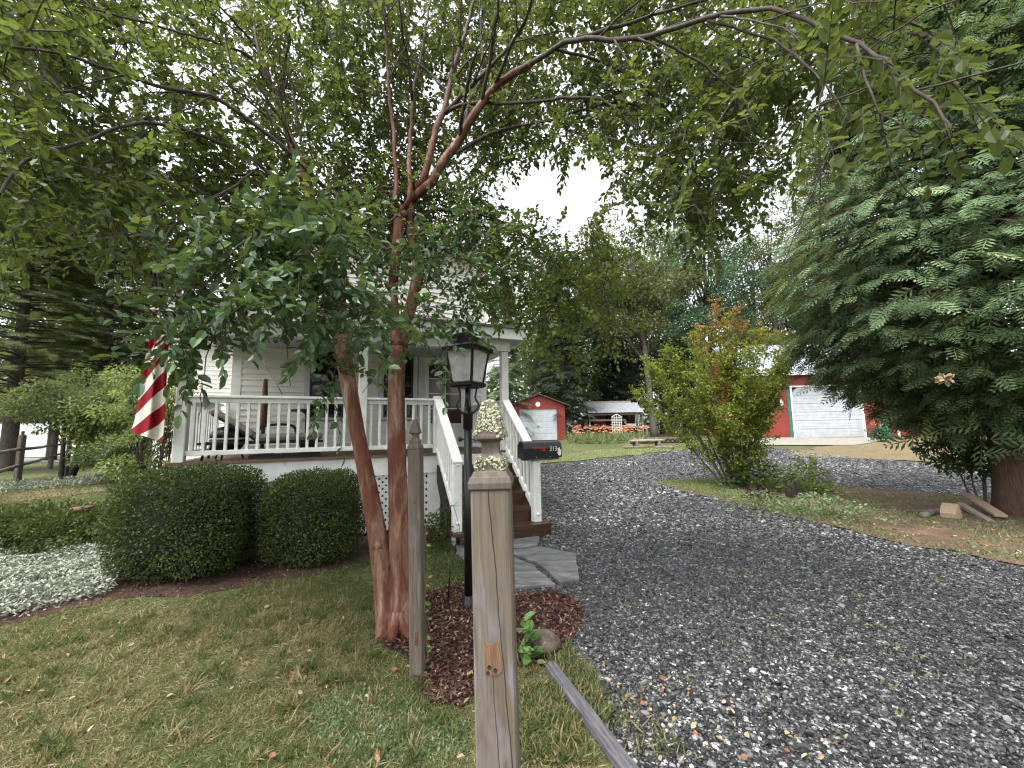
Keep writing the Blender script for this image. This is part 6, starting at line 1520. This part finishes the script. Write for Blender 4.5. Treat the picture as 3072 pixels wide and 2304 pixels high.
# ================================================================ FOREGROUND THINGS
ta = np.array(G(1188, 1452)); tb2 = np.array(G(1372, 1700)); tb3 = ta + (tb2 - ta) * 1.25
tm = empty('landscape_timber', tuple(ta), math.atan2(tb2[1] - ta[1], tb2[0] - ta[0]), 'long charcoal weathered timber lying along the gravel edge right of the big post', 'timber')
d_ = tb3 - ta; L = np.linalg.norm(d_); m = MB()
m.bar((0, 0, .03), (L, 0, .03), .075, .07, ch=.018)
ob = m.build('timber', M['timber'], tm)
rk = np.array(G(1170, 1405)); q = empty('field_stone', (rk[0], rk[1], 0), 0, 'rounded brown field stone at the end of the charcoal timber', 'stone')
def stone_mesh(name, rad, mat, parent, loc=(0, 0, 0), lv=3, amp=.12, seed=1., flat=-.3):
    import bmesh
    bm = bmesh.new(); bmesh.ops.create_icosphere(bm, subdivisions=lv, radius=1)
    r2 = np.random.default_rng(int(seed * 10)); ph = r2.random(9) * 6.3
    for v in bm.verts:
        x, y, z = v.co; f = 1 + amp * (math.sin(2.3 * x + ph[0]) * math.sin(2.7 * y + ph[1]) + .6 * math.sin(4.3 * z + ph[2] + 2 * x) + .35 * math.sin(7 * y + ph[3]) * math.sin(8 * x + ph[4]) + .2 * math.sin(15 * x + ph[5]) * math.sin(14 * z + ph[6]))
        v.co = Vector((x * rad[0] * f + loc[0], y * rad[1] * f + loc[1], max(z, flat) * rad[2] * f + loc[2]))
    me = bpy.data.meshes.new(name); bm.to_mesh(me); bm.free(); me.materials.append(mat); me.polygons.foreach_set('use_smooth', [True] * len(me.polygons))
    o = bpy.data.objects.new(name, me); COL.objects.link(o); o.parent = parent; return o
stone_mesh('stone', (.125, .105, .09), M['rock'], q, (0, 0, .05), 4, .10, 2)
# flagstones
def slab(pts, lab, th=.035):
    w_ = [np.array(G(x, y)[:2]) for x, y in pts]; c = sum(w_) / len(w_)
    o = empty('flagstone', (c[0], c[1], .013), 0, lab, 'paving slab', 'flagstones at the foot of the stairs')
    pl = wiggle([tuple(p_ - c) for p_ in w_], .09, .007)
    m = MB(); m.prism(pl, 0, th, ax=(1, 0, 0), ay=(0, 1, 0)); m.build('slab', M['slate'], o, .006)
slab([(1098, 1198), (1170, 1190), (1245, 1205), (1252, 1262), (1210, 1270), (1160, 1225)], 'large pale flagstone, right one at the foot of the stairs')
slab([(1040, 1232), (1092, 1204), (1152, 1230), (1200, 1272), (1110, 1278), (1045, 1268)], 'grey flagstone nearest the camera behind the big post')
slab([(985, 1178), (1060, 1165), (1110, 1172), (1165, 1166), (1160, 1186), (1085, 1197), (1010, 1222), (985, 1205)], 'dark flagstone lying directly under the lowest stair tread')
# small plants
def plant(name, base, label, cat, n, spread, h, size, mat, shape=LEAFW, up=.5, **kw):
    o = empty(name, base, 0, label, cat)
    pp = rng.normal(0, 1, (n, 3)) * [spread, spread, 0]; pp[:, 2] = rng.uniform(.02, h, n) * np.clip(1.2 - np.hypot(pp[:, 0], pp[:, 1]) / (2.6 * spread), .2, 1)
    dd = np.column_stack([pp[:, 0], pp[:, 1], np.full(n, up * spread)]); dd = unit(dd + rng.normal(0, .4 * spread, (n, 3)))
    scatter('foliage', pp, dd, unit(np.array([0, 0, 1.]) + rng.normal(0, .4, (n, 3))), size * rng.uniform(.6, 1.25, n), mat, shape, None, o, **kw)
    m = MB()
    for k in range(min(9, n)): i = rng.integers(0, n); m.tube([(pp[i][0] * .2, pp[i][1] * .2, -.01), tuple(pp[i] * [.7, .7, .6]), tuple(pp[i])], [.006, .005, .002], 5)
    m.build('stem', M['lily'], o)
    return o
plant('broadleaf_plant', G(1125, 1445), 'bright green broad-leaved plant at the right of the big post', 'plant', 46, .045, .30, .085, M['hosta'])
plant('vine_sprout', G(905, 1455), 'small sprout at the foot of the slim gate post', 'plant', 10, .03, .1, .03, M['weed'])
o = plant('low_shrub', G(955, 1172), 'dark low shrub beside the left stair newel', 'shrub', 1500, .22, .42, .045, M['boxleaf'])
vn = empty('climbing_vine', b2, 0, 'round-leaved green vine climbing the right side of the slim gate post', 'vine')
vp = []; vd = []
for k in range(13):
    z = .12 + k * .066 + rng.uniform(-.02, .02); vp.append((.05 + .008 * math.sin(k), -.01 + .01 * math.cos(k * 2), z)); vd.append((.8 + .3 * math.sin(k * 2.1), .2 * math.sin(k * 3), .5 * math.cos(k * 1.7)))
scatter('foliage', np.array(vp), np.array(vd), np.tile([.2, -1, .3], (13, 1)) + rng.normal(0, .3, (13, 3)), rng.uniform(.02, .05, 13), M['hosta'], LEAFW, None, vn)
m = MB(); m.tube([tuple(np.array(v_) * [1, 1, 1]) for v_ in vp], .0025, 6); m.build('stem', M['brownwood'], vn)
# bare twig before the left newel, garden stake
g_ = G(966, 1190); q = empty('bare_twig', g_, 0, 'bare curling dark twig standing before the left stair newel', 'twig')
m = MB(); Yd = g_[1] - .0
pq = lambda x, y, dz=0.: tuple(np.array(P(x, y, Yd + dz)) - g_)
m.tube([(0, 0, -.03), pq(974, 1150), pq(963, 1128), pq(960, 1112), pq(962, 1096)], [.006, .005, .004, .004, .003], 6, .03)
m.tube([pq(963, 1128), pq(976, 1092), pq(985, 1110, .03), pq(992, 1150, .03), pq(975, 1180)], [.004, .004, .003, .003, .002], 6, .03)
m.tube([pq(974, 1095), pq(955, 1097, -.03), pq(935, 1110, -.06)], [.004, .003, .002], 6, .03); m.tube([pq(958, 1102), pq(975, 1094, .02), pq(990, 1084, .02)], [.004, .003, .002], 6, .03); m.tube([pq(970, 1092), pq(990, 1093, .04)], [.003, .0015], 6)
m.build('twig', M['bark'], q)
g_ = np.array(G(967, 1300)); q = empty('garden_stake', tuple(g_), 0, 'thin black garden stake leaning in the mulch between the two posts', 'stake')
tp = np.array(P(976, 1185, g_[1])) - g_; m = MB(); m.tube([(0, 0, -.02), tuple(tp)], .006, 6); m.tube([tuple(tp), tuple(tp + [.02, 0, .01]), tuple(tp + [.03, 0, -.02])], .005, 6); m.build('stake', M['black'], q)
# speaker-like floodlight tied in the tree
c_ = np.array(P(917, 536, tz + .0)); q = empty('tree_floodlight', tuple(c_), R(-40), 'black floodlight strapped to the tree trunk with a tan cord', 'floodlight')
m = MB(); m.lathe([(.02, -.06), (.045, -.05), (.055, .02), (.07, .07), (.072, .085), (.06, .08), (0, .075)], 18, (0, 0, 0), np.array(Matrix.Rotation(R(100), 3, 'X'))); m.box((0, .06, -.045), (.06, .05, .07), ch=.012); m.build('housing', M['black'], q)
m = MB(); m.tube([(-.05, .09, .12), (-.045, .02, .03), (-.03, -.0, -.0)], .007, 8, .02); m.tube([(-.09, .05, -.12), (-.08, .0, -.05), (-.045, -.02, -.04), (-.02, .01, -.10), (-.03, .02, -.16)], .008, 8, .02); m.build('cord', M['cord'], q)
# orange thing caught in the evergreen
c_ = np.array(P(2041 - 0, 818, cb_[1] - 2.2)); q = empty('dried_seed_head', tuple(c_), 0, 'tan and orange dried leaf cluster caught in the drooping evergreen', 'dry leaves')
n = 40; u_ = rdir(n); scatter('leaf_cluster', u_ * .015, u_, rdir(n), rng.uniform(.05, .085, n), M['litter'], LEAFW, rng.random(n) * .4 + .5, q)
# wood lying at the foot of the evergreen
for i, (a, b, w_, h_, lab, nm, mt) in enumerate((((2092, 1100), (2165, 1128), .14, .04, 'pale plank leaning on the pile at the foot of the evergreen trunk', 'plank', 'plank'), ((2075, 1108), (2150, 1132), .09, .05, 'narrow grey plank under the pale plank by the evergreen trunk', 'plank', 'oldwood'),
                                             ((1995, 1122), (2052, 1108), .0, .055, 'grey branch lying left of the split log by the evergreen', 'branch', 'barkgrey'), ((2066, 1128), (2215, 1150), .0, .02, 'thin long stick lying in front of the planks', 'stick', 'barkgrey'))):
    A3 = np.array(G(*a)); B3 = np.array(G(*b)); q = empty(nm, tuple(A3), 0, lab, nm)
    d3 = B3 - A3; z = .05 + (.10 if i == 0 else 0); m = MB()
    if w_: m.bar((0, 0, z + .1), tuple(d3 + [0, 0, z - .06]), w_, h_, ch=.006)
    else: m.tube([(0, 0, h_), tuple(d3 * .5 + [0, .04, h_ * 1.1]), tuple(d3 + [0, 0, h_])], [h_, h_ * .9, h_ * .6], 9, .1, wob=.006)
    m.build(nm + '_wood', M[mt], q)
g_ = G(2056, 1122); q = empty('split_log', g_, R(25), 'upright split log of orange-brown wood by the evergreen trunk', 'log')
m = MB(); m.prism([(-.10, 0), (.12, 0), (.09, .12), (.03, .24), (-.05, .2), (-.11, .1)], -.09, .09, (0, 0, 0), (1, 0, 0), (0, 0, 1)); m.build('log', M['plank'], q)
for px, py, r_, lab in ((1640, 1072, .16, 'dark purple rounded stone at the foot of the island shrub'), (1770, 1062, .13, 'dark flat stone at the right end of the island planting')):
    g_ = G(px, py); q = empty('garden_stone', g_, 0, lab, 'stone'); stone_mesh('stone', (r_, r_ * .8, r_ * .6), M['rock'] if False else M['timber'], q, (0, 0, .04), 3, .15, px)
plant('purple_plant', G(1645, 1080), 'dark purple-leaved small plant at the foot of the island shrub', 'plant', 260, .15, .26, .07, M['purple'])
plant('blue_green_plant', G(1640, 1058), 'blue-green bushy perennial right in front of the island shrub', 'plant', 900, .36, .8, .10, M['oak'])
plant('tall_perennial', G(1745, 1066), 'light green perennial with upright leaves right of the dark stump', 'plant', 800, .26, .8, .085, M['lightbush'])
plant('pale_perennial', G(1650, 1098), 'pale spreading plant at the lower edge of the gravel island', 'plant', 500, .30, .3, .055, M['weed'])
plant('spreading_perennial', G(1775, 1118), 'grey-green feathery plant at the lower island edge, right of the pale one', 'plant', 800, .40, .36, .06, M['clover'])
M['rotten'] = surf('black_rotten_wood', '15110f', '33271f', 5, (8, 8, 1.5), rough=.95, bump=1., bdist=.02)
g_ = G(1715, 1078); q = empty('tree_stump', g_, 0, 'dark jagged rotten stump among the island plants', 'stump')
m = MB()
for k in range(7):
    a = k * .9; m.tube([(.10 * math.cos(a), .08 * math.sin(a), -.03), (.09 * math.cos(a), .07 * math.sin(a), .16), (.11 * math.cos(a), .08 * math.sin(a), rng.uniform(.2, .42))], [.075, .06, .015], 7, .06, flute=.1)
m.build('stump', M['rotten'], q)
g_ = G(2120, 1096); o = woody('young_tree_sprout', 'thin leafy saplings growing against the evergreen trunk', g_, 1.55, .75, .5, .5, M['oak'], 2200, .075, 26, .02, M['barkgrey'], 'sapling', None, (-.1, 0), 4, shape=LEAFW, clr=.3)

# ================================================================ LIGHT, AIR, CAMERA
wd = bpy.data.worlds.new('World'); SC.world = wd; wd.use_nodes = True
nt = wd.node_tree; bg = nt.nodes['Background']
sk = nt.nodes.new('ShaderNodeTexSky'); sk.sky_type = 'NISHITA'; sk.sun_disc = False
SUN_EL, SUN_AZ = R(62), R(228)          # azimuth measured from +Y towards +X
sk.sun_elevation = SUN_EL; sk.sun_rotation = SUN_AZ; sk.air_density = 1.; sk.dust_density = 4.; sk.ozone_density = 1.
hs = nt.nodes.new('ShaderNodeHueSaturation'); hs.inputs['Saturation'].default_value = .12
nt.links.new(sk.outputs[0], hs.inputs['Color']); nt.links.new(hs.outputs[0], bg.inputs['Color']); bg.inputs['Strength'].default_value = .15
sun = bpy.data.lights.new('sun', 'SUN'); sun.energy = .85; sun.angle = R(20); sun.color = (1, .97, .92)
so = bpy.data.objects.new('sun', sun); COL.objects.link(so)
sd = Vector((math.sin(SUN_AZ) * math.cos(SUN_EL), math.cos(SUN_AZ) * math.cos(SUN_EL), math.sin(SUN_EL)))
so.rotation_euler = sd.to_track_quat('Z', 'Y').to_euler()
cam = bpy.data.cameras.new('camera'); co = bpy.data.objects.new('camera', cam); COL.objects.link(co); SC.camera = co
cam.sensor_width = 36; cam.lens = 36 * CF / 2212; cam.clip_end = 1000; cam.clip_start = .05
Mc = Matrix.Rotation(PI / 2 + CPITCH, 4, 'X') @ Matrix.Rotation(CROLL, 4, 'Z'); Mc.translation = Vector((0, 0, CH)); co.matrix_world = Mc
vs = SC.view_settings; vs.view_transform = 'Standard'; vs.look = 'None'; vs.exposure = EXPO; vs.gamma = 1
SC.cycles.use_denoising = True; SC.cycles.use_adaptive_sampling = False; SC.cycles.filter_width = 1.25; SC.cycles.max_bounces = 8; SC.cycles.transparent_max_bounces = 12; SC.cycles.transmission_bounces = 6; SC.cycles.diffuse_bounces = 4
